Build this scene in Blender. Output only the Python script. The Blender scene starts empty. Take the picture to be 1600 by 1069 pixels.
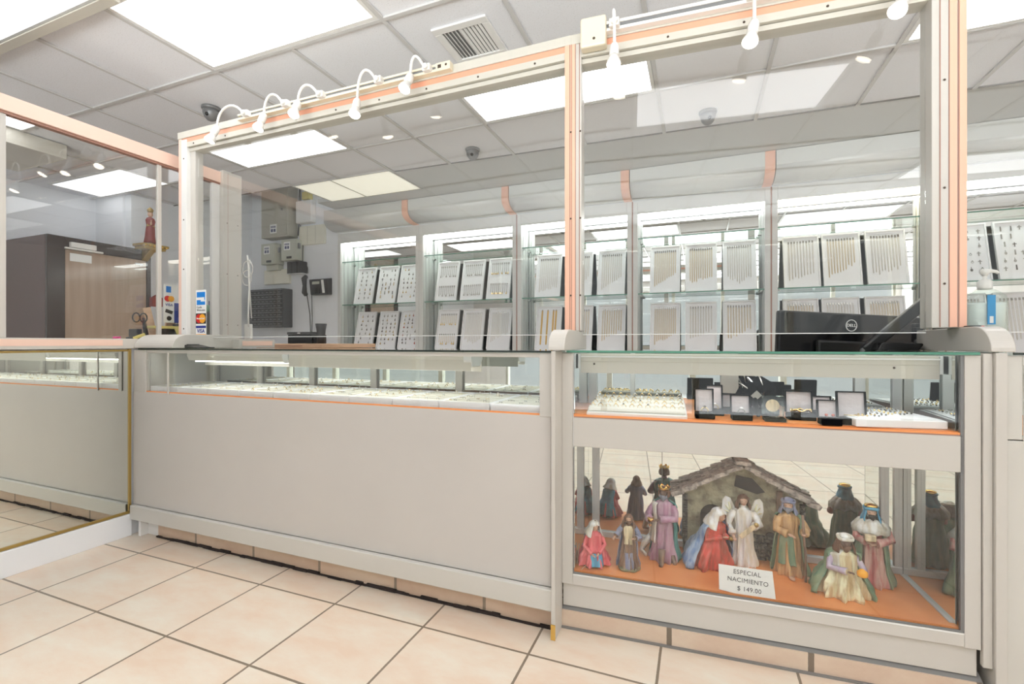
import bpy, bmesh, math, random
from mathutils import Vector, Matrix, Euler
from mathutils import noise as mnoise

S = bpy.context.scene
COL = S.collection
PI = math.pi
R = random.Random(7)

# ------------------------------------------------------------------ camera, world, exposure
F_PX, YAW = 731.0, math.atan(290 / 731.0)
cd = bpy.data.cameras.new('camera'); cam = bpy.data.objects.new('camera', cd); COL.objects.link(cam)
cam.location = (0, 0, 1.10); cam.rotation_euler = (PI / 2, 0, YAW)
cd.sensor_fit = 'HORIZONTAL'; cd.sensor_width = 36.0; cd.lens = F_PX / 1600 * 36.0
cd.shift_y = 2.5 / 1600; cd.clip_start = 0.02; cd.clip_end = 60
S.camera = cam
WORLD_E = 0.6
FILL_BELOW_E = 15.0
w = bpy.data.worlds.new('world'); S.world = w; w.use_nodes = True
# added world glow below the horizon brightens the ceiling; dimmer street level above
wt = w.node_tree; tc = wt.nodes.new('ShaderNodeTexCoord'); sx = wt.nodes.new('ShaderNodeSeparateXYZ'); rp = wt.nodes.new('ShaderNodeMapRange')
rp.inputs['From Min'].default_value = -0.10; rp.inputs['From Max'].default_value = -0.30; rp.inputs['To Min'].default_value = WORLD_E; rp.inputs['To Max'].default_value = FILL_BELOW_E
wt.links.new(tc.outputs['Generated'], sx.inputs[0]); wt.links.new(sx.outputs['Z'], rp.inputs['Value']); wt.links.new(rp.outputs[0], wt.nodes['Background'].inputs[1])
wt.nodes['Background'].inputs[0].default_value = (0.93, 0.975, 1.0, 1)
S.view_settings.view_transform = 'Standard'; S.view_settings.look = 'None'
S.view_settings.gamma = 1.0; S.view_settings.use_curve_mapping = False
S.view_settings.exposure = 0.18
SPOT_W = 5.0
PANEL_E = 3.6          # ceiling lens brightness
TUBE_E = 6.5           # showcase tubes
cy = S.cycles
cy.use_denoising = True
cy.max_bounces = 12; cy.diffuse_bounces = 5; cy.glossy_bounces = 8; cy.transmission_bounces = 6; cy.transparent_max_bounces = 32
cy.sample_clamp_indirect = 6.0; cy.caustics_reflective = False; cy.caustics_refractive = False

# ------------------------------------------------------------------ materials
M = {}
def mat(name, col, rough=0.5, metal=0.0, spec=0.5, emit=0.0, ecol=None, noise=None, bump=None, coat=0.0, sheen=0.0):
    m = bpy.data.materials.new(name); m.use_nodes = True
    nt = m.node_tree; b = nt.nodes['Principled BSDF']
    b.inputs['Base Color'].default_value = (*col, 1); b.inputs['Roughness'].default_value = rough
    b.inputs['Metallic'].default_value = metal; b.inputs['Specular IOR Level'].default_value = spec
    b.inputs['Coat Weight'].default_value = coat; b.inputs['Sheen Weight'].default_value = sheen
    if emit:
        b.inputs['Emission Color'].default_value = (*(ecol or col), 1); b.inputs['Emission Strength'].default_value = emit
    if noise:
        col2, scale, lo, hi = noise[:4]
        tc = nt.nodes.new('ShaderNodeTexCoord'); n = nt.nodes.new('ShaderNodeTexNoise'); n.inputs['Scale'].default_value = scale
        n.inputs['Detail'].default_value = 5
        if len(noise) > 4:
            mp = nt.nodes.new('ShaderNodeMapping'); mp.inputs['Scale'].default_value = noise[4]
            nt.links.new(tc.outputs['Object'], mp.inputs['Vector']); nt.links.new(mp.outputs[0], n.inputs['Vector'])
        else:
            nt.links.new(tc.outputs['Object'], n.inputs['Vector'])
        r = nt.nodes.new('ShaderNodeValToRGB'); r.color_ramp.elements[0].position = lo; r.color_ramp.elements[1].position = hi
        r.color_ramp.elements[0].color = (*col, 1); r.color_ramp.elements[1].color = (*col2, 1)
        nt.links.new(n.outputs['Fac'], r.inputs[0]); nt.links.new(r.outputs[0], b.inputs['Base Color'])
    if bump:
        tc = nt.nodes.new('ShaderNodeTexCoord'); n = nt.nodes.new('ShaderNodeTexNoise'); n.inputs['Scale'].default_value = bump[0]
        n.inputs['Detail'].default_value = 4
        nt.links.new(tc.outputs['Object'], n.inputs['Vector'])
        bp = nt.nodes.new('ShaderNodeBump'); bp.inputs['Strength'].default_value = bump[1]; bp.inputs['Distance'].default_value = bump[2]
        nt.links.new(n.outputs['Fac'], bp.inputs['Height']); nt.links.new(bp.outputs[0], b.inputs['Normal'])
    M[name] = m
    return m

def glass_mat(name, tint, boost=1.0, green=False):
    m = bpy.data.materials.new(name); m.use_nodes = True; nt = m.node_tree; nt.nodes.clear()
    out = nt.nodes.new('ShaderNodeOutputMaterial'); mx = nt.nodes.new('ShaderNodeMixShader')
    tr = nt.nodes.new('ShaderNodeBsdfTransparent'); tr.inputs[0].default_value = (*tint, 1)
    gl = nt.nodes.new('ShaderNodeBsdfGlossy'); gl.inputs['Roughness'].default_value = 0.0; gl.inputs[0].default_value = (1, 1, 1, 1)
    fr = nt.nodes.new('ShaderNodeFresnel'); geo = nt.nodes.new('ShaderNodeNewGeometry')
    mr = nt.nodes.new('ShaderNodeMapRange'); mr.inputs['To Min'].default_value = 1.5; mr.inputs['To Max'].default_value = 1 / 1.5
    nt.links.new(geo.outputs['Backfacing'], mr.inputs['Value']); nt.links.new(mr.outputs[0], fr.inputs['IOR'])
    mu = nt.nodes.new('ShaderNodeMath'); mu.operation = 'MULTIPLY'; mu.inputs[1].default_value = boost; mu.use_clamp = True
    nt.links.new(fr.outputs[0], mu.inputs[0]); nt.links.new(mu.outputs[0], mx.inputs[0])
    nt.links.new(tr.outputs[0], mx.inputs[1]); nt.links.new(gl.outputs[0], mx.inputs[2]); nt.links.new(mx.outputs[0], out.inputs[0])
    M[name] = m

glass_mat('glass', (0.985, 0.99, 0.985), 1.0)
glass_mat('shelf_glass', (0.93, 0.975, 0.95), 1.0)
mat('glass_edge', (0.10, 0.28, 0.20), 0.15)
mat('glass_edge_dark', (0.02, 0.03, 0.025), 0.2)
mat('mirror', (0.86, 0.89, 0.87), 0.0, 1.0)
mat('mirror_wall', (0.80, 0.83, 0.79), 0.01, 1.0)
mat('laminate', (0.62, 0.585, 0.545), 0.3, noise=((0.59, 0.56, 0.525), 1.2, 0.4, 0.6))
mat('laminate_kick', (0.62, 0.60, 0.55), 0.18)
mat('frame_white', (0.60, 0.572, 0.525), 0.3)
mat('bright_white', (0.83, 0.82, 0.80), 0.3)
mat('alu', (0.70, 0.71, 0.70), 0.32, 0.25)
mat('header_beige', (0.60, 0.57, 0.50), 0.35)
mat('pink', (0.86, 0.50, 0.36), 0.4)
mat('pink_pale', (0.87, 0.62, 0.51), 0.4)
mat('pink_deep', (0.80, 0.38, 0.25), 0.4)
mat('pink_brown', (0.38, 0.20, 0.15), 0.4)
mat('gold', (0.75, 0.50, 0.15), 0.25, 1.0)
mat('gold_paint', (0.42, 0.29, 0.09), 0.35, 0.5)
mat('jewel_gold', (0.80, 0.60, 0.28), 0.25, 1.0)
mat('chain_gold', (0.78, 0.64, 0.40), 0.35, 0.75)
mat('chain_pale', (0.74, 0.69, 0.60), 0.35, 0.7)
mat('chain_rich', (0.72, 0.48, 0.14), 0.3, 0.8)
mat('steel_jewel', (0.42, 0.40, 0.37), 0.3, 0.9)
mat('dark_jewel', (0.16, 0.14, 0.12), 0.3, 0.6)
mat('red_jewel', (0.55, 0.12, 0.08), 0.25, 0.2)
mat('screw', (0.12, 0.09, 0.07), 0.4, 0.7)
mat('tee', (0.62, 0.61, 0.60), 0.5)
mat('tee_dark', (0.22, 0.21, 0.20), 0.6)
mat('wall_grey', (0.84, 0.86, 0.89), 0.6, bump=(60, 0.15, 0.002))
mat('wall_alcove', (0.60, 0.60, 0.585), 0.55, bump=(40, 0.1, 0.002))
mat('wall_shop', (0.82, 0.79, 0.76), 0.7)
mat('canopy', (0.70, 0.71, 0.69), 0.12, spec=0.6)
mat('unit_frame', (0.70, 0.70, 0.68), 0.35)
mat('unit_inside', (0.80, 0.83, 0.81), 0.35)
mat('unit_inside_warm_lit', (0.85, 0.78, 0.66), 0.35)  # same lining with the warm lamp light mixed into its colour
mat('tray', (0.93, 0.93, 0.935), 0.45)
mat('tray_pad', (0.91, 0.912, 0.925), 0.85)
mat('ring_pad', (0.72, 0.69, 0.60), 0.85)
mat('velvet', (0.004, 0.004, 0.005), 1.0, spec=0.03)
mat('satin', (0.66, 0.60, 0.60), 0.45, bump=(25, 0.5, 0.01))
mat('orange_deck', (0.92, 0.36, 0.12), 0.38, noise=((0.80, 0.27, 0.08), 6, 0.35, 0.7))
mat('plastic_black', (0.012, 0.012, 0.012), 0.35)
mat('plastic_charcoal', (0.03, 0.03, 0.032), 0.45)
mat('glossy_black', (0.012, 0.012, 0.013), 0.12)
mat('plastic_white', (0.84, 0.82, 0.78), 0.35)
mat('plastic_cream', (0.80, 0.72, 0.55), 0.4)
mat('plastic_grey', (0.22, 0.22, 0.22), 0.35, 0.2)
mat('panel_grey', (0.42, 0.40, 0.33), 0.45, noise=((0.45, 0.43, 0.36), 2, 0.4, 0.6))
mat('panel_green', (0.52, 0.53, 0.45), 0.45)
mat('cover_cream', (0.82, 0.80, 0.68), 0.5)
mat('print_blue', (0.07, 0.08, 0.18), 0.6)
mat('paper', (0.88, 0.88, 0.86), 0.6)
mat('ink', (0.02, 0.02, 0.02), 0.6)
mat('ink_grey', (0.10, 0.10, 0.11), 0.6)
mat('amex_blue', (0.0, 0.22, 0.70), 0.4)
mat('visa_blue', (0.01, 0.03, 0.28), 0.4)
mat('card_red', (0.70, 0.01, 0.01), 0.4)
mat('card_orange', (0.95, 0.42, 0.02), 0.4)
mat('yellow', (0.80, 0.68, 0.22), 0.5)
mat('wood_light', (0.70, 0.47, 0.31), 0.5, noise=((0.60, 0.39, 0.25), 6, 0.4, 0.6, (1, 1, 8)))
mat('booth_brown', (0.13, 0.08, 0.078), 0.10)
mat('booth_dark', (0.035, 0.018, 0.016), 0.15)
mat('door_brown', (0.46, 0.33, 0.24), 0.10, noise=((0.41, 0.29, 0.21), 3, 0.4, 0.6, (1, 8, 0.4)))
mat('magenta', (0.75, 0.03, 0.25), 0.4)
mat('blue_case', (0.04, 0.05, 0.22), 0.4)
mat('green_bowl', (0.16, 0.36, 0.22), 0.35)
mat('red_cloth', (0.25, 0.02, 0.02), 0.7)
mat('light_lens', (0.9, 0.9, 0.9), 0.5, emit=PANEL_E, ecol=(0.97, 0.985, 1.02))
mat('light_lens_added', (0.9, 0.9, 0.9), 0.5, emit=1.2, ecol=(0.97, 0.985, 1.02))
mat('light_lens_dim', (0.85, 0.83, 0.72), 0.5, emit=0.46, ecol=(1.0, 0.96, 0.80))
mat('tube_lens', (0.9, 0.9, 0.9), 0.5, emit=TUBE_E, ecol=(0.97, 1.0, 0.98))
mat('tube_lens_warm', (0.9, 0.9, 0.9), 0.5, emit=TUBE_E, ecol=(1.0, 0.93, 0.80))
mat('counter_tube', (0.9, 0.9, 0.9), 0.5, emit=4.2, ecol=(0.97, 1.0, 1.0))
mat('lower_tube', (0.9, 0.9, 0.9), 0.5, emit=5.5, ecol=(0.96, 1.0, 1.02))
mat('bulb', (1, 0.95, 0.85), 0.3, emit=14.0, ecol=(1.0, 0.90, 0.74))
mat('skin', (0.62, 0.38, 0.26), 0.45)
mat('skin_dark', (0.14, 0.075, 0.05), 0.45)
mat('hair_brown', (0.16, 0.08, 0.045), 0.6, bump=(90, 0.8, 0.004))
mat('hair_grey', (0.22, 0.23, 0.27), 0.6, bump=(90, 0.8, 0.004))
mat('eye_dark', (0.02, 0.015, 0.01), 0.3)
mat('lip', (0.45, 0.14, 0.11), 0.4)
def cloth(name, a, b, sc=55):
    a = tuple(min(.85, q * 1.3) for q in a); b = tuple(min(.85, q * 1.15) for q in b)
    return mat(name, a, 0.40, noise=(b, sc, 0.40, 0.60, (1, 1, .16)), bump=(120, 0.5, 0.003), spec=0.6)
cloth('c_pink', (0.72, 0.16, 0.17), (0.60, 0.10, 0.12)); cloth('c_skyblue', (0.10, 0.38, 0.55), (0.06, 0.25, 0.42))
cloth('c_white', (0.76, 0.73, 0.66), (0.62, 0.57, 0.47)); cloth('c_cream', (0.74, 0.64, 0.44), (0.52, 0.40, 0.22))
cloth('c_brown', (0.24, 0.15, 0.095), (0.16, 0.10, 0.07)); cloth('c_slate', (0.16, 0.18, 0.28), (0.25, 0.26, 0.34))
cloth('c_mauve', (0.30, 0.15, 0.22), (0.42, 0.28, 0.34)); cloth('c_teal', (0.03, 0.16, 0.15), (0.09, 0.27, 0.24))
cloth('c_red', (0.52, 0.07, 0.05), (0.34, 0.08, 0.05)); cloth('c_blue', (0.12, 0.20, 0.36), (0.36, 0.44, 0.54))
cloth('c_tan', (0.50, 0.31, 0.14), (0.38, 0.22, 0.10)); cloth('c_green', (0.10, 0.20, 0.13), (0.22, 0.28, 0.17))
cloth('c_sand', (0.62, 0.52, 0.34), (0.40, 0.33, 0.20)); cloth('c_rose', (0.42, 0.12, 0.12), (0.55, 0.36, 0.30))
cloth('c_fur', (0.78, 0.74, 0.62), (0.50, 0.46, 0.36), 60); cloth('c_lilac', (0.38, 0.30, 0.40), (0.50, 0.44, 0.48))
cloth('c_moss', (0.13, 0.15, 0.08), (0.22, 0.18, 0.10), 30)
mat('stone_wall', (0.46, 0.41, 0.27), 0.8, noise=((0.20, 0.17, 0.12), 22, 0.4, 0.66), bump=(40, 1.0, 0.012))
mat('stone_dark', (0.06, 0.055, 0.05), 0.8, noise=((0.20, 0.18, 0.15), 60, 0.45, 0.6), bump=(80, 1.0, 0.01))
mat('roof_slate', (0.56, 0.49, 0.42), 0.75, noise=((0.22, 0.19, 0.17), 60, 0.35, 0.65, (1, 1, 1)), bump=(60, 0.8, 0.008))
mat('stone_moss', (0.20, 0.27, 0.17), 0.8, noise=((0.34, 0.36, 0.26), 20, 0.4, 0.6), bump=(50, 0.8, 0.008))
mat('hollow_shade', (0.025, 0.018, 0.015), 0.8)  # near-black colour standing for shade inside the stable openings
mat('sanitizer', (0.82, 0.86, 0.86), 0.1, spec=0.6)
mat('cyan', (0.0, 0.28, 0.62), 0.4)
mat('grout_dark', (0.03, 0.02, 0.018), 0.9)

def tile_mat(name, px, ox, py, oy, c1, c2, gw=0.0045, grout=(0.23, 0.18, 0.13), axis=('X', 'Y'), rough=0.32, obj=False):
    m = bpy.data.materials.new(name); m.use_nodes = True; nt = m.node_tree; b = nt.nodes['Principled BSDF']
    L = nt.links.new
    if obj:
        g = nt.nodes.new('ShaderNodeTexCoord'); src = g.outputs['Object']
    else:
        g = nt.nodes.new('ShaderNodeNewGeometry'); src = g.outputs['Position']
    sp = nt.nodes.new('ShaderNodeSeparateXYZ'); L(src, sp.inputs[0])
    def mth(op, a, bb=None, c=None):
        n = nt.nodes.new('ShaderNodeMath'); n.operation = op
        for i, v in enumerate((a, bb, c)):
            if v is None: continue
            if isinstance(v, (int, float)): n.inputs[i].default_value = v
            else: L(v, n.inputs[i])
        return n.outputs[0]
    ds, ids = [], []
    for ax, p, o in ((axis[0], px, ox), (axis[1], py, oy)):
        if p is None: continue
        t = mth('DIVIDE', mth('SUBTRACT', sp.outputs[ax], o), p)
        fr = mth('FRACT', t); d = mth('MULTIPLY', mth('MINIMUM', fr, mth('SUBTRACT', 1.0, fr)), p)
        ds.append(d); ids.append(mth('FLOOR', t))
    d = ds[0] if len(ds) == 1 else mth('MINIMUM', ds[0], ds[1])
    n1 = nt.nodes.new('ShaderNodeTexNoise'); n1.inputs['Scale'].default_value = 4.5; n1.inputs['Detail'].default_value = 8; n1.inputs['Roughness'].default_value = 0.65
    mp = nt.nodes.new('ShaderNodeMapping'); mp.inputs['Rotation'].default_value = (0, 0, 0.6); mp.inputs['Scale'].default_value = (0.7, 1.6, 1)
    off = nt.nodes.new('ShaderNodeCombineXYZ'); L(ids[0], off.inputs[0]); L(ids[-1], off.inputs[2])
    va = nt.nodes.new('ShaderNodeVectorMath'); va.operation = 'ADD'; L(src, va.inputs[0]); L(off.outputs[0], va.inputs[1])
    L(va.outputs[0], mp.inputs[0]); L(mp.outputs[0], n1.inputs['Vector'])
    r = nt.nodes.new('ShaderNodeValToRGB'); r.color_ramp.elements[0].position = 0.36; r.color_ramp.elements[1].position = 0.66
    r.color_ramp.elements[0].color = (*c1, 1); r.color_ramp.elements[1].color = (*c2, 1); L(n1.outputs['Fac'], r.inputs[0])
    n2 = nt.nodes.new('ShaderNodeTexNoise'); n2.inputs['Scale'].default_value = 90
    L(src, n2.inputs['Vector'])
    gm = mth('LESS_THAN', mth('ADD', d, mth('MULTIPLY', mth('SUBTRACT', n2.outputs['Fac'], 0.5), 0.0015)), gw)
    mx = nt.nodes.new('ShaderNodeMix'); mx.data_type = 'RGBA'; L(gm, mx.inputs[0]); L(r.outputs[0], mx.inputs[6]); mx.inputs[7].default_value = (*grout, 1)
    L(mx.outputs[2], b.inputs['Base Color']); b.inputs['Roughness'].default_value = rough
    bp = nt.nodes.new('ShaderNodeBump'); bp.inputs['Strength'].default_value = 0.5; bp.inputs['Distance'].default_value = 0.003
    L(mth('SUBTRACT', 1.0, gm), bp.inputs['Height']); L(bp.outputs[0], b.inputs['Normal'])
    M[name] = m
tile_mat('floor_tile', 0.4335, -2.291, 0.406, 1.155, (0.74, 0.58, 0.45), (0.77, 0.70, 0.59))
tile_mat('base_tile_l', 0.4335, -1.245, None, 0, (0.62, 0.44, 0.32), (0.72, 0.56, 0.42), 0.007, (0.30, 0.24, 0.18), axis=('X', 'Y'))
tile_mat('base_tile_r', 0.448, 0.395, None, 0, (0.62, 0.46, 0.35), (0.72, 0.60, 0.47), 0.009, (0.20, 0.16, 0.12), axis=('X', 'Y'), obj=True)
def ceil_mat():
    m = bpy.data.materials.new('ceiling_tile'); m.use_nodes = True; nt = m.node_tree; b = nt.nodes['Principled BSDF']
    g = nt.nodes.new('ShaderNodeNewGeometry'); n = nt.nodes.new('ShaderNodeTexNoise'); n.inputs['Scale'].default_value = 160; n.inputs['Detail'].default_value = 2
    nt.links.new(g.outputs['Position'], n.inputs['Vector'])
    r = nt.nodes.new('ShaderNodeValToRGB'); r.color_ramp.elements[0].position = 0.28; r.color_ramp.elements[1].position = 0.40
    r.color_ramp.elements[0].color = (0.66, 0.65, 0.65, 1); r.color_ramp.elements[1].color = (0.835, 0.84, 0.875, 1)
    nt.links.new(n.outputs['Fac'], r.inputs[0]); nt.links.new(r.outputs[0], b.inputs['Base Color']); b.inputs['Roughness'].default_value = 0.9
    M['ceiling_tile'] = m
ceil_mat()

# ------------------------------------------------------------------ mesh helpers
class MB:
    def __init__(s): s.bm = bmesh.new()
    def box(s, x0, x1, y0, y1, z0, z1, mi=0, rot=None, piv=None):
        vs = [s.bm.verts.new((x, y, z)) for z in (z0, z1) for y in (y0, y1) for x in (x0, x1)]
        fs = [(0, 2, 3, 1), (4, 5, 7, 6), (0, 1, 5, 4), (2, 6, 7, 3), (0, 4, 6, 2), (1, 3, 7, 5)]
        for f in fs: s.bm.faces.new([vs[i] for i in f]).material_index = mi
        if rot is not None:
            p = Vector(piv or (0, 0, 0))
            for v in vs: v.co = rot @ (v.co - p) + p
        return s
    def tube(s, pts, rad, seg=8, mi=0, cap=True, flat=1.0):
        pts = [Vector(p) for p in pts]; n = len(pts)
        rads = rad if isinstance(rad, (list, tuple)) else [rad] * n
        rings = []; up = None
        for i, p in enumerate(pts):
            t = (pts[min(i + 1, n - 1)] - pts[max(i - 1, 0)]).normalized()
            if up is None: up = Vector((0, 0, 1)) if abs(t.z) < 0.9 else Vector((0, 1, 0))
            a = t.cross(up)
            if a.length < 1e-5: a = t.orthogonal()
            a.normalize(); b = a.cross(t).normalized(); up = b
            rings.append([s.bm.verts.new(p + a * math.cos(2 * PI * k / seg) * rads[i] + b * math.sin(2 * PI * k / seg) * rads[i] * flat) for k in range(seg)])
        s.skin(rings, mi, cap)
        return s
    def skin(s, rings, mi=0, cap=True, closed=True):
        seg = len(rings[0])
        for i in range(len(rings) - 1):
            for k in range(seg if closed else seg - 1):
                f = s.bm.faces.new((rings[i][k], rings[i][(k + 1) % seg], rings[i + 1][(k + 1) % seg], rings[i + 1][k])); f.material_index = mi
        if cap and closed:
            s.bm.faces.new(list(reversed(rings[0]))).material_index = mi; s.bm.faces.new(rings[-1]).material_index = mi
        return s
    def lathe(s, prof, c=(0, 0, 0), seg=20, mi=0, cap=True, axis='z'):
        rings = []
        for r, z in prof:
            ring = []
            for k in range(seg):
                a = 2 * PI * k / seg; x, y = r * math.cos(a), r * math.sin(a)
                co = (x, y, z) if axis == 'z' else ((x, z, y) if axis == 'y' else (z, x, y))
                ring.append(s.bm.verts.new(Vector(c) + Vector(co)))
            rings.append(ring)
        return s.skin(rings, mi, cap)
    def ball(s, c, r, seg=12, rings=8, mi=0, rot=None):
        r = r if isinstance(r, (list, tuple)) else (r, r, r); rr = []
        for i in range(rings + 1):
            ph = PI * i / rings; q = max(math.sin(ph), 0.02); ring = []
            for k in range(seg):
                v = Vector((r[0] * q * math.cos(2 * PI * k / seg), r[1] * q * math.sin(2 * PI * k / seg), -r[2] * math.cos(ph)))
                if rot is not None: v = rot @ v
                ring.append(s.bm.verts.new(v + Vector(c)))
            rr.append(ring)
        return s.skin(rr, mi)
    def prism(s, poly, a0, a1, axis='x', mi=0):
        def co(p, a): return {'x': (a, p[0], p[1]), 'y': (p[0], a, p[1]), 'z': (p[0], p[1], a)}[axis]
        A = [s.bm.verts.new(co(p, a0)) for p in poly]; B = [s.bm.verts.new(co(p, a1)) for p in poly]
        n = len(poly)
        for k in range(n): s.bm.faces.new((A[k], A[(k + 1) % n], B[(k + 1) % n], B[k])).material_index = mi
        s.bm.faces.new(list(reversed(A))).material_index = mi; s.bm.faces.new(B).material_index = mi
        return s
    def mesh(s, name, mats, smooth=False):
        bmesh.ops.recalc_face_normals(s.bm, faces=s.bm.faces)
        me = bpy.data.meshes.new(name); s.bm.to_mesh(me); s.bm.free()
        for m in (mats if isinstance(mats, (list, tuple)) else [mats]): me.materials.append(M[m])
        if smooth:
            for p in me.polygons: p.use_smooth = True
        return me
    def build(s, name, mats, parent=None, smooth=False, bevel=0.0, seg=2, loc=None, auto=False):
        me = s.mesh(name, mats, smooth)
        o = bpy.data.objects.new(name, me); COL.objects.link(o)
        if parent is not None: o.parent = parent
        if loc is not None: o.location = loc
        if bevel:
            b = o.modifiers.new('bevel', 'BEVEL'); b.width = bevel; b.segments = seg; b.limit_method = 'ANGLE'; b.angle_limit = math.radians(40)
        return o

def tag(o, label, cat, group=None):
    o['label'] = label; o['category'] = cat
    if group: o['group'] = group
    return o
def thing(name, label, cat, loc=(0, 0, 0), rz=0.0, group=None, rot=None):
    o = bpy.data.objects.new(name, None); COL.objects.link(o); o.location = loc
    o.rotation_euler = rot if rot is not None else (0, 0, rz); o.empty_display_size = 0.05
    return tag(o, label, cat, group)
def struct(o): o['kind'] = 'structure'; return o
def children(o): return [c for c in KIDS.get(o.name, [])]
def copy_tree(root, kids, loc, rot, label, group=None):
    r = root.copy(); COL.objects.link(r); r.location = loc; r.rotation_euler = rot; r['label'] = label
    if group: r['group'] = group
    for k in kids:
        c = k.copy(); COL.objects.link(c); c.parent = r
    return r
def text_mesh(body, size, name, matn, parent, mtx, align='CENTER', depth=0.0008, bold=0.0, sx=1.0):
    cu = bpy.data.curves.new('tmp', 'FONT'); cu.body = body; cu.size = size; cu.align_x = align; cu.align_y = 'CENTER'; cu.extrude = depth; cu.offset = bold; cu.space_character = 1.08
    to = bpy.data.objects.new('tmp', cu); COL.objects.link(to)
    bpy.context.view_layer.update()
    me = bpy.data.meshes.new_from_object(to.evaluated_get(bpy.context.evaluated_depsgraph_get()))
    bpy.data.objects.remove(to); bpy.data.curves.remove(cu)
    me.transform(Matrix.Diagonal((sx, 1, 1, 1))); me.transform(mtx); me.name = name; me.materials.clear(); me.materials.append(M[matn])
    o = bpy.data.objects.new(name, me); COL.objects.link(o); o.parent = parent
    return o
# text upright on a plane that faces -y:
def facing(x, y, z, rz=0.0): return Matrix.Translation((x, y, z)) @ Matrix.Rotation(rz, 4, 'Z') @ Matrix.Rotation(PI / 2, 4, 'X')

# frame of the nativity case and of what stands on it (turned a little against the long counter)
X0, Y0, PHI = -0.49, 1.761, math.atan(0.0642)
CP, SP = math.cos(PHI), math.sin(PHI)
def W(u, v, z=0.0): return (X0 + u * CP - v * SP, Y0 + u * SP + v * CP, z)
def cthing(name, label, cat, u, v, z, rz=0.0, group=None): return thing(name, label, cat, W(u, v, z), PHI + rz, group)

# ================================================================== SETTING
b = MB(); b.box(-6.6, 4.4, -3.1, 5.6, -0.05, 0.0); struct(b.build('floor', 'floor_tile'))
CZ = 2.77
b = MB(); 
b.prism([(-6.6, -3.1), (4.4, -3.1), (4.4, 4.03), (1.93, 3.965), (-2.76, 3.80), (-3.99, 3.765), (-6.6, 3.76)], CZ + 0.005, CZ + 0.05, 'z')
c_ = struct(b.build('ceiling', 'ceiling_tile'))
XL = [-5.79, -5.18, -4.57, -3.98, -3.36, -2.743, -2.134, -1.505, -0.87, -0.245, 0.40, 1.04, 1.68, 2.32, 2.95, 3.58, 4.2]
YL = [-2.88, -2.27, -1.66, -1.05, -0.44, 0.17, 0.78, 1.385, 1.99, 2.60, 3.225]
YEND = lambda x: 3.80 + (x + 2.76) * 0.035
lights = []
def lit(x, y):
    return any(l[0] - 0.05 < x < l[1] + 0.05 and l[2] + 0.02 < y < l[3] - 0.02 for l in LP)
LP = [(-2.743, -1.505, 1.385, 1.99), (-3.98, -2.743, 2.60, 3.225), (-1.505, -0.245, 2.60, 3.225), (1.04, 2.32, 2.60, 3.225),
      (-3.98, -2.743, 0.78, 1.385), (-0.245, 1.04, 0.17, 0.78), (2.32, 3.58, 0.17, 0.78), (2.32, 3.58, -1.66, -1.05), (-4.93, -4.62, 0.80, 2.02), (-6.32, -5.10, 2.74, 3.27)]  # last panel is added to brighten the side room and stand for a reflection
b = MB()
for x in XL:
    ys = sorted(YL)
    segs = []; y = -3.1
    for l in sorted([l for l in LP if l[0] + 0.05 < x < l[1] - 0.05], key=lambda l: l[2]):
        segs.append((y, l[2])); y = l[3]
    segs.append((y, YEND(x) if x > -2.8 else 3.76))
    for a, c in segs: b.box(x - 0.012, x + 0.012, a, c, CZ - 0.008, CZ + 0.004)
for y in YL:
    b.box(-6.6, 4.4, y - 0.012, y + 0.012, CZ - 0.0075, CZ + 0.0045)
struct(b.build('trim_1', 'tee', bevel=0.002))
# painted flat ceiling over the wall showcases, the dark joint where the tiles end
b = MB(); b.prism([(-2.76, 3.80), (1.93, 3.965), (4.4, 4.05), (4.4, 4.86), (-4.2, 4.86), (-4.2, 4.32), (-2.76, 4.32)], CZ + 0.002, CZ + 0.05, 'z')
struct(b.build('ceiling_alcove', 'wall_alcove'))
b = MB(); b.prism([(-2.76, 3.797), (1.93, 3.962), (4.4, 4.047), (4.4, 4.056), (1.93, 3.971), (-2.76, 3.806)], CZ - 0.003, CZ + 0.01, 'z')
b.box(-6.6, -3.99, 3.755, 3.765, CZ - 0.004, CZ + 0.4)
struct(b.build('trim_2', 'tee_dark'))
b = MB(); b.box(-6.6, -2.7, 3.76, 4.9, 3.3, 3.34); b.box(-2.76, -2.72, 4.32, 4.9, 2.8, 3.3); struct(b.build('ceiling_recess', 'wall_grey'))
# beam with a grille channel in front of the first tile row
b = MB(); b.box(-6.3, -2.58, 1.345, 1.395, CZ - 0.035, CZ - 0.007, 0); b.box(-6.3, -2.58, 1.33, 1.344, CZ - 0.03, CZ - 0.007, 1)
struct(b.build('trim_3', ['header_beige', 'alu'], bevel=0.002))
# walls
b = MB(); b.box(-5.95, -4.36, 4.83, 4.95, 0, 3.34); struct(b.build('wall_back', 'wall_grey'))
b = MB(); b.box(-4.4, 4.4, 5.45, 5.55, 0, 3.3); struct(b.build('wall_back_alcove', 'wall_grey'))
b = MB(); b.box(-6.05, -5.9, 3.30, 4.95, 0, 3.34); b.box(-6.6, -6.0, 3.27, 3.31, 0, 3.34); b.box(-6.65, -6.5, -3.1, 3.3, 0, 3.34); struct(b.build('wall_left', 'wall_grey'))
b = MB(); b.box(4.3, 4.4, -3.1, 5.5, 0, 2.8); struct(b.build('wall_right', 'wall_shop'))
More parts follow.
